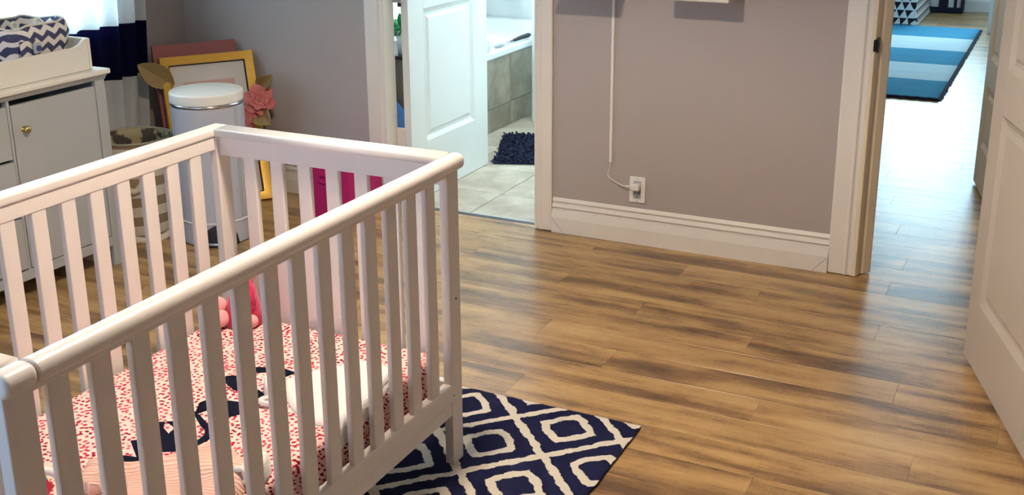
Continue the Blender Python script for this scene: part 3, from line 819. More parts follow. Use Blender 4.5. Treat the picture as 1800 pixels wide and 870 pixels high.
# plush doll in the far corner
dl = thing('plush_doll', 'hot pink plush doll with pale pink feet sitting in the far corner of the crib', 'toy', (-2.03, 2.34, Z))
obj('body', B().ball((-2.022, 2.362, Z + .072), .042, .038, .070), 'hot_pink', dl, smooth=True)
obj('head', B().ball((-2.026, 2.376, Z + .142), .036, .034, .030), 'pale_pink', dl, smooth=True)
obj('foot', B().ball((-2.078, 2.318, Z + .058), .025, .024, .024), 'pale_pink', dl, smooth=True)
obj('foot', B().ball((-2.062, 2.298, Z + .027), .030, .030, .026), 'pale_pink', dl, smooth=True)
obj('arm', B().tube([(-2.005, 2.355, Z + .125), (-1.988, 2.350, Z + .10), (-1.982, 2.345, Z + .055)], [.016, .016, .013], 12), 'hot_pink', dl, smooth=True)
obj('hand', B().ball((-1.980, 2.335, Z + .020), .022, .020, .020), 'pale_pink', dl, smooth=True)
obj('skirt', B().lathe([(.028, .115), (.045, .06), (.056, .004), (.050, .003)], (-2.022, 2.358, Z), 28), 'hot_pink', dl, smooth=True, solid=.004)

# ------------------------------------------------------------------ rug
rg = thing('trellis_rug', 'navy rug with a cream diamond trellis pattern lying under the crib', 'rug', (-1.60, 1.96, 0))
rb = B()
NX, NY = 60, 90
def rugp(u, v):
    x = -2.20 + 1.21 * u; y_ = 1.00 + 1.87 * v
    e = min(u, 1 - u, v, 1 - v)
    if e == 0:
        x += .004 * noise.noise(Vector((x * 40, y_ * 40, 0))); y_ += .004 * noise.noise(Vector((x * 40, y_ * 40, 5)))
    return (x, y_, .0115 if e > 0 else .009)
rb.grid(rugp, NX, NY)
rgm = obj('pile', rb, 'rug', None, smooth=True); rgm.parent = rg; rgm.location = (1.60, -1.96, 0)
obj('backing', B().box(-2.198, -.992, 1.003, 2.868, .0005, .009), plain('rug_edge_navy', (.006, .007, .03), .95), rg)

# ------------------------------------------------------------------ dresser
DX, DR, DL, DBK = -3.44, 3.292, 1.75, -3.87
ds = thing('dresser', 'grey painted dresser with brass knobs and a cream top against the left wall', 'dresser', (-3.68, 2.5, 0))
def dp(name, b, mat='dresser', bev=.002, parent=None): return obj(name, b, mat, parent or ds, bevel=bev)
c = B()
c.box(DBK, DX - .003, DR - .020, DR - .001, .09, .782)            # right side
c.box(DBK, DX - .003, DL, DL + .02, .09, .782)
c.box(DBK, DX - .055, DL + .02, DR - .02, .09, .105)              # bottom
c.box(DBK, DBK + .012, DL + .02, DR - .02, .105, .782)            # back
c.box(DX - .03, DX - .003, 2.815, 2.827, .10, .782)
dp('carcass', c)
dp('side_stile', B().box(DX - .022, DX, DR - .050, DR, .0, .782), bev=.003)
dp('rear_leg', B().box(DBK, DBK + .05, DR - .022, DR - .0005, 0, .09), bev=.003)
dp('base_rail', B().box(DX - .022, DX - .001, DL, DR - .050, .088, .128))
dp('top_rail', B().prism([(DX - .022, .782), (DX + .000, .782), (DX + .003, .790), (DX + .010, .797), (DX + .010, .802), (DX - .022, .802)], 'y', DL - .01, DR + .006))
dp('dresser_top', B().prism(roundprof(DBK - .01, DX + .020, .802, .824, .007, 4), 'y', DL - .02, DR + .018), 'dresser_top', .003)
g = .0035
dd = dp('door', B().box(DX - .022, DX - .002, 2.8265 + g, DR - .050 - g, .128 + g, .760))
def knob(y_, z_, parent):
    k = B().lathe([(.0, .030), (.008, .029), (.0135, .024), (.0145, .019), (.011, .013), (.006, .009), (.006, .003), (.012, .001), (.012, 0)], (0, 0, 0), 20)
    k.v = [(DX - .002 + p[2], y_ + p[1], z_ + p[0]) for p in k.v]
    return obj('knob', k, 'brass', parent, smooth=True)
knob(2.878, .666, dd)
for z0, z1, kz in ((.560, .7635, .666), (.340, .556, .446), (.1315, .336, .232)):
    dr = dp('drawer', B().box(DX - .022, DX + (-.002 if z0 > .5 else .001), 2.345 + g, 2.8155 - g, z0 + g, z1 - g))
    knob(2.72, kz, dr); knob(2.44, kz, dr)
for z0, z1, kz in ((.560, .7635, .666), (.340, .556, .446), (.1315, .336, .232)):
    dr = dp('drawer', B().box(DX - .022, DX - .002, DL + .05, 2.335 - g, z0 + g, z1 - g)); knob(2.06, kz, dr)
dp('divider', B().box(DX - .022, DX - .004, 2.335, 2.345, .128, .782))
dp('side_stile', B().box(DX - .022, DX, DL, DL + .05, 0, .782))
# changing tray
tr = thing('changing_tray', 'off-white changing tray with raised curved ends on top of the dresser', 'tray', (-3.69, 2.8, .824))
TX0, TX1, TY0, TY1 = -3.865, -3.462, 2.30, 3.262
obj('front_panel', B().prism([(TY0, .8245), (TY1 - .016, .8245), (TY1 - .016, .950), (TY1 - .03, .948), (TY1 - .055, .930), (TY1 - .085, .922), (TY0, .922)], 'x', TX1 - .014, TX1), 'dresser_top', tr, bevel=.003)
obj('back_panel', B().prism([(TY0, .8245), (TY1 - .016, .8245), (TY1 - .016, .950), (TY1 - .03, .948), (TY1 - .055, .930), (TY1 - .085, .922), (TY0, .922)], 'x', TX0, TX0 + .014), 'dresser_top', tr, bevel=.003)
obj('end_panel', B().box(TX0, TX1, TY1 - .015, TY1, .8245, .950), 'dresser_top', tr, bevel=.005)
obj('tray_bottom', B().box(TX0 + .014, TX1 - .014, TY0, TY1 - .015, .8245, .832), 'dresser', tr, bevel=.001)
pad = tag(obj('changing_pad', cushion([(-3.845, 2.32), (-3.845, 2.915), (-3.49, 2.915), (-3.49, 2.32)], .8325, .075, 10, .004, 9, 1), 'pad', smooth=True), 'pink printed changing pad in the tray left of the chevron basket', 'pad')

# chevron fabric caddy
cd = thing('fabric_caddy', 'grey and white chevron fabric caddy with a buttoned pocket standing in the changing tray', 'basket', (-3.68, 3.09, .8325))
def rr_ring(cx, cy, hx, hy, r, n=6):
    pts = []
    for sx, sy, a0 in ((1, 1, 0), (-1, 1, 90), (-1, -1, 180), (1, -1, 270)):
        for i in range(n + 1):
            a = math.radians(a0 + 90 * i / n); pts.append((cx + sx * (hx - r) + r * math.cos(a), cy + sy * (hy - r) + r * math.sin(a)))
    return pts
CX, CY = -3.622, 3.078
def caddy_wall(prof, hx, hy):
    vs = []; rings = []
    for dr_, z in prof: rings.append([(x, y_, z + (.010 * math.sin(y_ * 40) + .008 * math.sin(x * 31) if z > .95 else 0)) for x, y_ in rr_ring(CX, CY, hx + dr_, hy + dr_, .07)])
    m_ = len(rings[0]); vs = [p for R_ in rings for p in R_]
    fs = [(k * m_ + i, k * m_ + (i + 1) % m_, (k + 1) * m_ + (i + 1) % m_, (k + 1) * m_ + i) for k in range(len(rings) - 1) for i in range(m_)]
    return vs, fs, m_
vs, fs, m_ = caddy_wall([(-.012, .834), (0, .85), (.004, .885), (-.003, .905), (.008, .94), (.014, .990), (.008, 1.022), (.002, 1.028)], .112, .143)
b = B().add(vs, fs); b.f.append(tuple(range(m_))[::-1]); obj('caddy_shell', b, 'chevron', cd, smooth=True)
vs, fs, m_ = caddy_wall([(.002, 1.028), (-.006, 1.024), (-.008, .97), (-.010, .90)], .112, .143)
obj('caddy_lining', B().add(vs, fs), 'chevron', cd, smooth=True)
obj('caddy_binding', B().tube([(x, y_, 1.028 + .010 * math.sin(y_ * 40) + .008 * math.sin(x * 31)) for x, y_ in (lambda r: r + r[:2])(rr_ring(CX, CY, .113, .144, .07))], .0045, 8, False), 'rope', cd, smooth=True)
pk_ = obj('pocket', B().grid(lambda u, v: (CX + .112 + .014 + .004 * math.sin(u * 3.1), 2.955 + .075 * u, .87 + .105 * v), 6, 6), 'chevron', cd, solid=.006)
obj('button_tab', B().box(-3.484, -3.474, 3.000, 3.036, .925, .965), plain('tab_grey', (.38, .38, .42), .9), pk_, bevel=.004)
obj('button', B().tube([(-3.474, 3.020, .944), (-3.469, 3.020, .944)], .011, 18), 'button', pk_)
for yy, xx in ((3.030, -3.60), (3.130, -3.585)):
    obj('strap_loop', ring((xx, yy, 1.018), .014, .006, 18, 8, 1.0, Matrix.Rotation(math.radians(75), 3, 'Y')), 'rope', cd, smooth=True)
gt = tag(obj('grey_bundle', B().ball((-3.66, 2.960, .990), .060, .045, .065), 'grey_felt', smooth=True), 'soft grey rolled cloth poking out of the chevron caddy at its left end', 'cloth')
gl_ = tag(obj('folded_cloths', cushion([(-3.715, 3.04), (-3.715, 3.195), (-3.515, 3.195), (-3.515, 3.04)], .900, .095, 8, .022, 22, 9), 'grey_lining', smooth=True), 'mottled grey folded cloths filling the right half of the chevron caddy', 'cloth')

# ------------------------------------------------------------------ curtain
def cf(u, v):
    z = .055 + 2.20 * v
    spread = 1 - .10 * (1 - v)
    yy = 3.335 + (.825 * u) * (1 - .20 * (1 - v) ** 1.5 * u)
    x = -3.962 + .028 * math.sin(u * 38 + .5 * math.sin(u * 9)) + .008 * math.sin(u * 71 + v * 3)
    return (x, yy, z)
cu = thing('curtain', 'long white curtain with a wide navy band hanging between dresser and corner', 'curtain', (-3.962, 3.75, .055))
fab = obj('curtain_panel', B().grid(cf, 140, 24), 'curtain', None, smooth=True); fab.parent = cu; fab.location = (3.962, -3.75, -.055)
cu2 = thing('curtain', 'second white and navy curtain panel added behind the chevron caddy to block window spill', 'curtain', (-3.962, 2.75, .055))
fab2 = fab.copy(); COL.objects.link(fab2); fab2.parent = cu2; fab2.location = (3.962, -3.73, -.055)  # panel added to stop daylight spilling past the first curtain
obj('curtain_rod', B().tube([(-3.962, 2.30, 2.27), (-3.962, 4.25, 2.27)], .012, 12), 'black_metal', cu)
for yy in (2.32, 4.22): obj('rod_bracket', B().box(-4.03, -3.952, yy - .008, yy + .008, 2.25, 2.29), 'black_metal', cu)
for k in range(8): obj('curtain_ring', ring((-3.962, 3.34 + .11 * k, 2.262), .020, .003, 18, 6, 1.0, Matrix.Rotation(math.radians(90), 3, 'X')), 'black_metal', cu)

# ------------------------------------------------------------------ diaper pail
PX, PY = -3.300, 3.720
pl = thing('diaper_pail', 'white steel diaper pail with a domed lid and foot pedal behind the crib corner', 'bin', (PX, PY, 0))
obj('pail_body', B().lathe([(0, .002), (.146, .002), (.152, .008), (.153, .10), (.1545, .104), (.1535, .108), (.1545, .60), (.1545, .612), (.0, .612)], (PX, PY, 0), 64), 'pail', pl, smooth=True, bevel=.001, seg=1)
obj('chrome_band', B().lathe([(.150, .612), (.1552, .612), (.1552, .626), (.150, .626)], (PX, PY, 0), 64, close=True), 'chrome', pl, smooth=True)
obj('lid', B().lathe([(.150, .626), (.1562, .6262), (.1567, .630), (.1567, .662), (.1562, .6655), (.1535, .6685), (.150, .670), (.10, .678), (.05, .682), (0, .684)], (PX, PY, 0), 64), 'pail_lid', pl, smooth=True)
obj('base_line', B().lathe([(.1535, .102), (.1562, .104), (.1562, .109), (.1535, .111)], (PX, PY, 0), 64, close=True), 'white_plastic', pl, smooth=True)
A0 = math.atan2(-PY, -PX) + .06
def arch(u, v):
    a = A0 + (u - .5) * 1.10; zt = .003 + .098 * math.sqrt(max(0, 1 - (2 * u - 1) ** 2))
    return (PX + .1550 * math.cos(a), PY + .1550 * math.sin(a), .004 + (zt - .004) * v)
obj('pedal_opening', B().grid(arch, 20, 4), 'dark_gap', pl, smooth=True, solid=.002)
def ped(r, a, z): return (PX + r * math.cos(A0 + a), PY + r * math.sin(A0 + a), z)
obj('pedal', B().tube([ped(.150, -.42, .020), ped(.178, -.36, .022), ped(.186, 0, .022), ped(.178, .36, .022), ped(.150, .42, .020)], .007, 10), 'chrome', pl, smooth=True)
for aa in (.72, .80):
    obj('door_seam', B().box(-.0012, .0012, -.0012, .0012, .112, .608), 'grey_plastic', pl, loc=(0, 0, 0))
    q = bpy.data.objects[-1] if False else COL.objects[-1]
    q.location = (.1552 * math.cos(A0 + aa) , .1552 * math.sin(A0 + aa), 0)
    for vtx in q.data.vertices: vtx.co.x += PX; vtx.co.y += PY

# ------------------------------------------------------------------ hamper
HX, HY = -3.655, 3.625
hp = thing('laundry_hamper', 'round beige and cream striped fabric hamper between dresser and diaper pail', 'hamper', (HX, HY, 0))
obj('hamper_body', B().lathe([(0, .003), (.135, .003), (.150, .010), (.158, .06), (.166, .16), (.168, .28), (.168, .435), (.164, .445)], (HX, HY, 0), 48), 'basket', hp, smooth=True)
obj('hamper_liner', B().lathe([(.164, .445), (.160, .444), (.157, .40), (.150, .30), (.11, .22), (.0, .20)], (HX, HY, 0), 48), 'leopard', hp, smooth=True)
obj('rim', B().lathe([(.163, .440), (.170, .440), (.172, .447), (.167, .452), (.162, .447)], (HX, HY, 0), 48, close=True), plain('rim_khaki', (.28, .24, .16), .9), hp, smooth=True)
A1 = math.atan2(-HY, -HX) - .12
hpts = []
for i in range(15):
    q = math.pi * i / 14
    a = A1 + .36 * math.cos(q); r_ = .176; hpts.append((HX + r_ * math.cos(a), HY + r_ * math.sin(a), .40 - .16 * math.sin(q)))
obj('rope_handle', B().tube(hpts, [.013 + .0025 * (i % 2) for i in range(15)], 10), 'rope', hp, smooth=True)
obj('base_rope', B().tube([(HX + .163 * math.cos(a), HY + .163 * math.sin(a), .018 + .012 * math.sin(3 * a)) for a in [A1 - 1.6 + 3.2 * i / 30 for i in range(31)]], .016, 10), 'rope', hp, smooth=True)

# ------------------------------------------------------------------ leaning pictures
nrm = Vector((.82, -.57, 0)).normalized(); hdir = Vector((.57, .82, 0)).normalized()
def lean_frame(base_c, lean, roll=0):
    """matrix: local x along the picture, local y out of its face, local z up its plane"""
    up = (Vector((0, 0, 1)) * math.cos(lean) - nrm * math.sin(lean)).normalized()
    face = (nrm * math.cos(lean) + Vector((0, 0, 1)) * math.sin(lean)).normalized()
    m_ = Matrix.Identity(4)
    for i in range(3): m_[i][0], m_[i][1], m_[i][2] = hdir[i], face[i], up[i]
    m_.translation = Vector(base_c); return m_
LEAN = math.radians(15.5)
gf = thing('picture_frame', 'gold picture frame with a white mat leaning in the corner behind the pail', 'picture frame', (0, 0, 0), local=True)
tc = Vector((-3.732, 4.221, 0)); gc = tc + nrm * .205
gf.matrix_world = lean_frame((gc.x, gc.y, .004), LEAN)
W2, HT, FW = .224, .735, .040
def gframe(b, x0, x1, z0, z1, fw, d0, d1):
    O = [(x0, z0), (x1, z0), (x1, z1), (x0, z1)]; I = [(x0 + fw, z0 + fw), (x1 - fw, z0 + fw), (x1 - fw, z1 - fw), (x0 + fw, z1 - fw)]
    vs = [(p[0], d0, p[1]) for p in O] + [(p[0], d1, p[1]) for p in O] + [(p[0], d1 - .010, p[1]) for p in I] + [(p[0], d0, p[1]) for p in I]
    fs = []
    for i in range(4):
        j = (i + 1) % 4
        fs += [(i, j, 4 + j, 4 + i), (4 + i, 4 + j, 8 + j, 8 + i), (8 + i, 8 + j, 12 + j, 12 + i), (12 + i, 12 + j, j, i)]
    return b.add(vs, fs)
obj('frame_moulding', gframe(B(), -W2, W2, 0, HT, FW, -.012, .022), 'gold', gf, bevel=.0015, seg=1)
obj('mat_board', B().box(-W2 + .03, W2 - .03, -.004, .000, .03, HT - .03), 'mat_board', gf)
obj('art_print', B().box(-W2 + .10, W2 - .10, .0, .0015, .12, HT - .125), 'print_pink', gf)
obj('inner_lip', gframe(B(), -W2 + FW, W2 - FW, FW, HT - FW, .006, .0, .008), 'black_metal', gf)
cv = thing('pink_canvas', 'dusty pink stretched canvas leaning behind the gold picture frame', 'canvas', (0, 0, 0), local=True)
cc = tc + nrm * .135 + hdir * (-.030)
cv.matrix_world = lean_frame((cc.x, cc.y, .004), LEAN)
obj('canvas_face', B().box(-.205, .195, -.016, .012, .0, .785), 'pink_canvas', cv, bevel=.003)
obj('stretcher_bar', B().box(-.200, .190, -.020, -.016, .005, .78), plain('stretcher_pine', (.45, .33, .2), .7), cv)

# paper flowers and leaves
def petal_grid(length, width, cup, curl):
    def fn(u, v):
        s = v; half = width * .5 * math.sin(math.pi * min(1, .10 + .90 * s ** .72)) ** .62 if s < 1 else 0.0
        half = width * .5 * (math.sin(math.pi * (0.06 + .90 * s)) ** .7)
        x = (u * 2 - 1) * half
        z = cup * (x / (width * .5)) ** 2 * .6 + curl * s * s
        return (x, s * length, z)
    return B().grid(fn, 8, 8)
def flower(name, label, c, size, group, tilt=0.0):
    f = thing(name, label, 'paper flower', (0, 0, 0), group, local=True)
    face = (Vector((0, 0, 1.65)) - Vector(c)); face.z *= .6; face.normalize()
    f.matrix_world = Matrix.Translation(Vector(c)) @ face.to_track_quat('Z', 'Y').to_matrix().to_4x4()
    for ringn, (n, L, W_, cup, elev, z, rot0) in enumerate(((6, .62, .58, .14, 12, -.10, .2), (6, .40, .40, .12, 38, .0, .7), (4, .22, .24, .08, 58, .06, .3))):
        src = None
        for k in range(n):
            a = rot0 + 2 * math.pi * k / n + random.uniform(-.06, .06)
            mt = Matrix.Rotation(a, 4, 'Z') @ Matrix.Rotation(math.radians(elev + random.uniform(-5, 5)), 4, 'X')
            if src is None:
                src = obj('petal', petal_grid(L * size, W_ * size, cup * size, -.10 * size), 'coral', f, smooth=True, solid=.0012); o = src
            else:
                o = src.copy(); COL.objects.link(o); o.parent = f
            o.matrix_local = Matrix.Translation((0, 0, z * size)) @ mt
    obj('flower_centre', B().ball((0, 0, .10 * size), .10 * size, .10 * size, .07 * size, 12, 8), 'coral_dark', f, smooth=True)
    return f
fc1 = (-3.470, 4.280, .497); fc2 = (-3.520, 4.262, .412)
flower('paper_flower', 'large coral paper flower beside the right edge of the gold frame', fc1, .128, 'coral paper flowers')
flower('paper_flower', 'smaller coral paper flower just below the large coral one, half hidden by the pail', fc2, .090, 'coral paper flowers')
def leaf(name, label, base, tip, width, nseg=14, facing=None, fold=.25, teeth=True):
    base, tip = Vector(base), Vector(tip); ax = tip - base; L = ax.length; ax.normalize()
    to_cam = (Vector((0, 0, 1.65)) - base).normalized() if facing is None else Vector(facing)
    side = ax.cross(to_cam).normalized(); nn = side.cross(ax)
    def fn(u, v):
        h_ = width * .5 * math.sin(math.pi * min(1, (.03 + .97 * v))) ** .8
        if teeth: h_ *= 1 - .10 * ((v * 9) % 1)
        s = (u * 2 - 1)
        p = base + ax * (L * v) + side * (h_ * s) + nn * (abs(s) * h_ * fold - .02 * math.sin(v * 3.1) * 0)
        return tuple(p)
    o = obj(name, B().grid(fn, 6, 40 if teeth else 14), 'gold_leaf', smooth=not teeth, solid=.0012)
    return tag(o, label, 'paper leaf', 'gold paper leaves')
leaf('paper_leaf', 'big gold paper leaf sticking out left of the gold frame', (-3.790, 4.052, .585), (-3.857, 3.900, .705), .118)
leaf('paper_leaf', 'folded gold paper leaf above the large coral flower', (-3.505, 4.318, .545), (-3.395, 4.300, .625), .075, fold=.5, teeth=False)
leaf('paper_leaf', 'dark folded paper leaf below the large coral flower', (-3.505, 4.300, .425), (-3.395, 4.260, .385), .095, fold=.6, teeth=False)

# magenta storage cube
mc = thing('storage_cube', 'magenta fabric storage cube against the back wall seen through the crib end slats', 'storage box', (-2.99, 4.245, 0))
obj('cube_body', B().box(-3.128, -2.858, 4.115, 4.395, .002, .282), 'magenta', mc, bevel=.006)
obj('cube_hem', gframe(B(), -.141, .141, 0, .001, 0.0, 0, 0) if False else B().box(-3.131, -2.855, 4.111, 4.398, .262, .284), 'magenta', mc, bevel=.004)
obj('cube_grip', ring((-2.993, 4.110, .20), .026, .005, 20, 8, .7, Matrix.Rotation(math.radians(90), 3, 'X')), 'magenta', mc, smooth=True)

# ------------------------------------------------------------------ things on the back wall
ol = thing('wall_outlet', 'white wall outlet with two sockets above the baseboard', 'outlet', (-1.575, YB, .244))
pl_ = obj('outlet_plate', B().prism([(p[0], p[1]) for p in roundprof(-1.612, -1.540, .186, .302, .005, 3)], 'y', YB - .007, YB), 'white_plastic', ol, bevel=.0025)
obj('socket_face', B().box(-1.593, -1.559, YB - .0085, YB - .006, .204, .284), 'grey_plastic', ol, bevel=.002)
for dx in (-.008, .008): obj('socket_slot', B().box(-1.576 + dx - .0014, -1.576 + dx + .0014, YB - .0092, YB - .008, .226, .237), 'dark_gap', ol)
obj('socket_slot', B().tube([(-1.576, YB - .0092, .214), (-1.576, YB - .008, .214)], .0032, 10), 'dark_gap', ol)
for zz in (.194, .294): obj('plate_screw', B().tube([(-1.576, YB - .0082, zz), (-1.576, YB - .006, zz)], .003, 10), 'grey_plastic', ol)
ch = thing('usb_charger', 'small white charger plugged into the upper socket with a thin white cord', 'charger', (-1.578, YB - .025, .262))
obj('charger_body', B().box(-1.598, -1.558, YB - .042, YB - .009, .248, .276), 'white_plastic', ch, bevel=.004)
cord = [(-1.699, YB - .006, .350), (-1.706, YB - .006, .325), (-1.712, YB - .007, .300), (-1.704, YB - .009, .285), (-1.680, YB - .012, .272), (-1.650, YB - .018, .262), (-1.622, YB - .026, .260), (-1.598, YB - .028, .262)]
def catmull(pts, n=6):
    pts = [Vector(p) for p in pts]; out = []
    for i in range(len(pts) - 1):
        p0, p1, p2, p3 = pts[max(i - 1, 0)], pts[i], pts[i + 1], pts[min(i + 2, len(pts) - 1)]
        for k in range(n):
            t = k / n
            out.append(.5 * ((2 * p1) + (p2 - p0) * t + (2 * p0 - 5 * p1 + 4 * p2 - p3) * t * t + (3 * p1 - p0 - 3 * p2 + p3) * t ** 3))
    return out + [pts[-1]]
obj('cord', B().tube(catmull(cord), .0021, 8), 'white_plastic', ch, smooth=True)
obj('cord_plug', B().tube([(-1.620, YB - .026, .260), (-1.597, YB - .028, .262)], .0042, 10), 'white_plastic', ch)
tag(obj('cord_cover', B().prism(roundprof(-1.7080, -1.6950, YB - .010, YB, .004, 3, (1, 1, 0, 0)), 'z', .353, 1.45), 'white_plastic'), 'thin white cord cover running down the back wall to the outlet', 'cord cover')
sh = thing('wall_shelf', 'small white wall shelf box at the top of the back wall above the outlet', 'shelf', (-1.31, YB, 1.07))
obj('shelf_board', B().box(-1.440, -1.172, YB - .165, YB, 1.083, 1.106), 'trim', sh, bevel=.003)
obj('shelf_back', B().box(-1.440, -1.172, YB - .012, YB, 1.106, 1.30), 'trim', sh)
for xx in (-1.440, -1.184): obj('shelf_side', B().box(xx, xx + .012, YB - .165, YB - .012, 1.106, 1.30), 'trim', sh)
sh2 = thing('wall_shelf', 'second small white wall shelf above the cord cover, left of the other shelf', 'shelf', (-1.76, YB, 1.2))
obj('shelf_board', B().box(-1.925, -1.650, YB - .175, YB - .012, 1.078, 1.098), 'trim', sh2, bevel=.003)
obj('shelf_back', B().box(-1.925, -1.650, YB - .024, YB - .011, 1.098, 1.30), 'trim', sh2)

# ------------------------------------------------------------------ bathroom
tub = thing('bathtub', 'white bathtub with a beige stone tiled apron along the bathroom wall', 'bathtub', (-3.45, 6.45, 0.006))
obj('apron_core', B().box(-3.830, -3.070, 5.62, 7.285, .006, .452), 'grout', tub)
ys = [5.62, 5.78, 6.20, 6.62, 7.04, 7.295]
for z0, z1, off in ((.008, .149, .0), (.152, .450, .0)):
    for a, b_ in zip(ys[:-1], ys[1:]):
        obj('tile', B().box(-3.070, -3.058, a + .0015, b_ - .0015, z0, z1), 'tile_apron', tub, bevel=.001, seg=1)
for a in (-3.845, -3.45): obj('tile', B().box(a + .0015, a + .39, 5.608, 5.62, .008, .450), 'tile_apron', tub)
rim = B().box(-3.845, -3.045, 5.600, 5.70, .452, .497).box(-3.845, -3.045, 7.20, 7.295, .452, .497).box(-3.135, -3.045, 5.70, 7.20, .452, .497).box(-3.845, -3.745, 5.70, 7.20, .452, .497)
obj('tub_rim', rim, 'tub', tub, bevel=.010, seg=3)
obj('basin', B().grid(lambda u, v: (-3.745 + .61 * u, 5.70 + 1.5 * v, .495 - .034 * min(1, 12 * min(u, 1 - u)) * min(1, 12 * min(v, 1 - v))), 16, 24), 'tub', tub, smooth=True)
cup = thing('shampoo_bottle', 'translucent white bottle standing on the bathtub rim nearest the door', 'bottle', (-3.095, 5.93, .497))
obj('bottle_body', B().lathe([(0, 0), (.032, .001), (.036, .01), (.036, .075), (.026, .095), (.012, .10), (0, .10)], (-3.095, 5.93, .498), 20), plain('bottle_white', (.72, .80, .80), .3), cup, smooth=True)
obj('bottle_cap', B().lathe([(0, .122), (.012, .122), (.014, .118), (.014, .10), (0, .10)], (-3.095, 5.93, .498), 16), plain('cap_pale', (.6, .68, .68), .3), cup)
br = thing('bath_brush', 'black handled bath brush lying along the bathtub rim', 'brush', (-3.09, 6.30, .497))
obj('brush_handle', B().tube([(-3.090, 6.31, .512), (-3.085, 6.40, .516), (-3.080, 6.50, .518), (-3.08, 6.53, .517)], [.009, .013, .016, .010], 12), 'black_metal', br, smooth=True)
obj('brush_neck', B().tube([(-3.095, 6.18, .508), (-3.090, 6.31, .512)], [.007, .008], 10), 'chrome', br, smooth=True)
obj('brush_head', B().ball((-3.098, 6.12, .512), .022, .06, .012), plain('brush_grey', (.35, .42, .42), .5), br, smooth=True)
for nm, lb_, x, z, mt_ in (('bath_pouf', 'teal bath pouf hanging on the far bathroom wall above the tub', -3.592, .69, 'teal'), ('bath_pouf', 'dark red bath pouf hanging on the far bathroom wall, right of the teal one', -3.346, .705, 'dark_red')):
    p = thing(nm, lb_, 'bath pouf', (x, 7.24, z), 'bath poufs')
    obj('pouf_ball', B().ball((x, 7.24, z + .0), .045, .045, .045), mt_, p, smooth=True)
    obj('pouf_cord', B().tube([(x, 7.25, z + .04), (x, 7.285, z + .16)], .003, 6), mt_, p)
    obj('hook', B().tube([(x, 7.30, z + .165), (x, 7.28, z + .155), (x, 7.275, z + .17)], .005, 8), 'chrome', p)
# shag mat
mat = thing('bath_mat', 'shaggy dark navy bath mat on the bathroom tiles', 'bath mat', (-2.738, 5.282, .006), rot=(0, 0, math.radians(20.5)), local=True)
obj('mat_base', B().box(0.02, .86, 0.012, .66, .000, .012), 'mat_navy', mat, bevel=.004)
tb = B()
for i in range(46):
    for j in range(36):
        x = .025 + .83 * (i + random.uniform(-.4, .4)) / 45; y_ = .018 + .635 * (j + random.uniform(-.4, .4)) / 35
        h_ = random.uniform(.018, .027); a = random.uniform(0, 6.28); t = random.uniform(.006, .018); r_ = .0085
        p = [(x + r_ * math.cos(a + k * 2.094), y_ + r_ * math.sin(a + k * 2.094), .010) for k in range(3)]
        q = [(x + t * math.cos(a) + .7 * r_ * math.cos(a + k * 2.094), y_ + t * math.sin(a) + .7 * r_ * math.sin(a + k * 2.094), h_) for k in range(3)]
        tb.add(p + q, [(0, 1, 4, 3), (1, 2, 5, 4), (2, 0, 3, 5), (3, 4, 5)])
tf = obj('shag_tufts', tb, 'mat_navy', mat); tf['kind'] = 'stuff'
# cabinet seen through the hinge gap
cb = thing('bathroom_cabinet', 'low olive cabinet with a dark top glimpsed through the bathroom door hinge gap', 'cabinet', (-3.25, 5.2, .006))
obj('cabinet_body', B().box(-3.60, -2.995, 5.02, 5.42, .010, .600), 'olive', cb, bevel=.003)
obj('cabinet_top', B().box(-3.61, -2.985, 5.005, 5.43, .600, .620), 'black_metal', cb, bevel=.003)
tw = tag(obj('blue_towel', B().grid(lambda u, v: (-3.30 + .26 * u, 4.992 - .010 * math.sin(u * 9) - .004, .10 + (.42 - .22 * u) * v), 16, 8), 'towel_blue', smooth=True, solid=.008), 'blue towel hanging on the low bathroom cabinet, seen through the hinge gap', 'towel')
pt_ = thing('potted_plant', 'green leafy plant in a white pot on the low bathroom cabinet', 'plant', (-3.125, 5.10, .62))
obj('pot', B().lathe([(0, .001), (.050, .001), (.062, .125), (.058, .125), (.05, .10), (0, .10)], (-3.125, 5.10, .620), 24), 'tub', pt_, smooth=True)
for k in range(22):
    a = random.uniform(0, 6.28); e = random.uniform(.3, 1.3); L = random.uniform(.06, .13)
    d = Vector((math.cos(a) * math.cos(e), math.sin(a) * math.cos(e), math.sin(e)))
    bp = Vector((-3.125, 5.10, .715)); sd = d.orthogonal().normalized()
    b = B().grid(lambda u, v: tuple(bp + d * L * (.25 + v) + sd * ((u * 2 - 1) * .026 * math.sin(math.pi * (.05 + .95 * v))) + Vector((0, 0, -.02 * v * v))), 2, 5)
    obj('leaf', b, 'leaf_green', pt_, smooth=True, solid=.001)

# ------------------------------------------------------------------ far room
hr = thing('striped_rug', 'blue and pale blue striped rug with dark fringe on the far room floor', 'rug', (-1.28, 9.74, 0))
hm = obj('rug_weave', B().grid(lambda u, v: (-1.80 + 1.071 * u, 8.03 + 3.42 * v, .008 + .0015 * math.sin(v * 90)), 12, 60), 'hallrug', None, smooth=True, solid=.006); hm.parent = hr; hm.location = (1.28, -9.74, 0)
fb = B()
for k in range(150):
    yy = 8.03 + 3.42 * k / 150
    kk = ((yy - 8.03) / 1.385) % 1
    fb.box(-.730, -.700 + random.uniform(-.006, .006), yy, yy + .013, .003, .008)
fr = obj('fringe', fb, 'fringe', hr); fr['kind'] = 'stuff'
obj('rug_binding', B().tube([(-1.80 + 1.08 * i / 40, 8.022 + .008 * math.sin(i * 2.2), .009) for i in range(41)], .011, 8), 'fringe', hr)
bed = thing('fabric_ottoman', 'low block covered in white fabric with black triangles behind the striped rug', 'ottoman', (-1.56, 12.05, 0))
def ot(u, v):
    return None
ob = B()
NS = 40; ringp = []
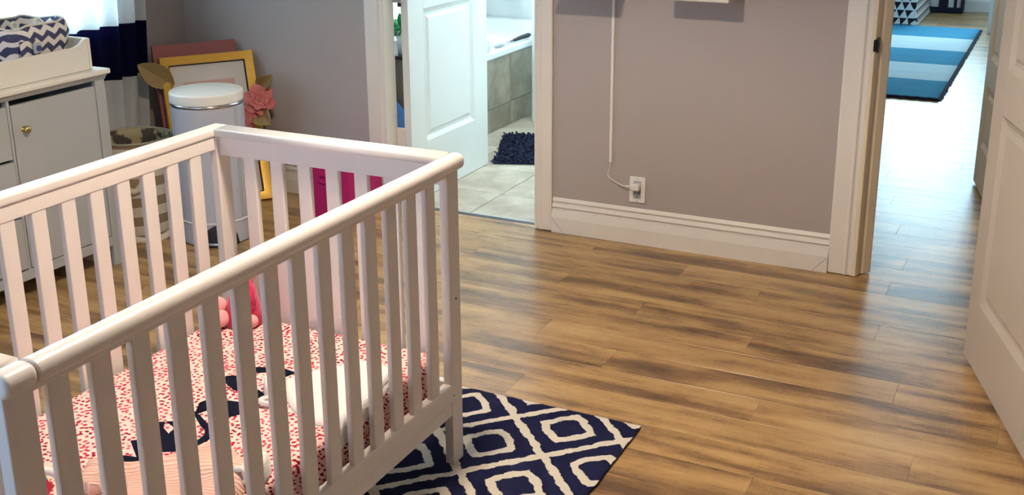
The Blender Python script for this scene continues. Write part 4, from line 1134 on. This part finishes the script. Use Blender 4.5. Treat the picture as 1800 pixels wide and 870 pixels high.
for zi, (z, out) in enumerate(((.012, .030), (.06, .018), (.15, .008), (.30, .0), (.46, -.004), (.50, -.03))):
    ringp.append([(x + .004 * math.sin(i * 1.9) * (1 if z < .1 else 0), y_, z + (.006 * math.sin(i * 1.3) if z < .02 else 0)) for i, (x, y_) in enumerate(rr_ring(-1.553, 11.985, .228 + out, .50 + out, .05))])
mm = len(ringp[0])
ob.add([p for r_ in ringp for p in r_], [(k * mm + i, k * mm + (i + 1) % mm, (k + 1) * mm + (i + 1) % mm, (k + 1) * mm + i) for k in range(5) for i in range(mm)] + [tuple(range(5 * mm, 6 * mm))])
obj('fabric_cover', ob, 'triangles', bed, smooth=True)
bg_ = thing('striped_bag', 'white bag with black straps and base by the far wall of the far room', 'bag', (-1.165, 12.60, 0))
obj('bag_body', rbox(-1.330, -1.000, 12.56, 12.72, .030, .30, .03), 'bag_white', bg_, smooth=True)
obj('bag_base', rbox(-1.340, -.985, 12.55, 12.725, .001, .060, .012), 'fringe', bg_, smooth=True)
for x0, x1 in ((-1.222, -1.130), (-1.075, -1.045), (-1.005, -.983)):
    obj('bag_strap', B().box(x0, x1, 12.543, 12.727, .012, .305), 'fringe', bg_, bevel=.004)

# ------------------------------------------------------------------ ceiling lamp (out of frame, lights the room)
cl = thing('ceiling_lamp', 'white ceiling lamp with three bulbs in the middle of the bedroom ceiling', 'lamp', (LAMP[0], LAMP[1], H))
LX, LY, LZ = LAMP
obj('lamp_canopy', B().lathe([(0, H - .001), (.07, H - .001), (.065, H - .03), (.012, H - .04), (.010, LZ + .14), (0, LZ + .14)], (LX, LY, 0), 24), 'white_plastic', cl, smooth=True)
obj('lamp_cutoff_dish', B().lathe([(.0, LZ + .145), (.06, LZ + .14), (.17, LZ + .07), (.235, LZ - .05), (.25, LZ - .132), (.247, LZ - .132), (.232, LZ - .05), (.167, LZ + .066), (.06, LZ + .135), (0, LZ + .140)], (LX, LY, 0), 64), 'white_plastic', cl, smooth=True)  # unseen dish, shaped to cut lamp light off ceiling and left wall
for k in range(3):
    a = k * 2.094 + .4
    obj('lamp_socket', B().tube([(LX + .06 * math.cos(a), LY + .06 * math.sin(a), LZ + .05), (LX + .06 * math.cos(a), LY + .06 * math.sin(a), LZ + .136)], .016, 12), 'white_plastic', cl)
for o in list(bpy.data.objects):
    if '_local' in o: del o['_local']
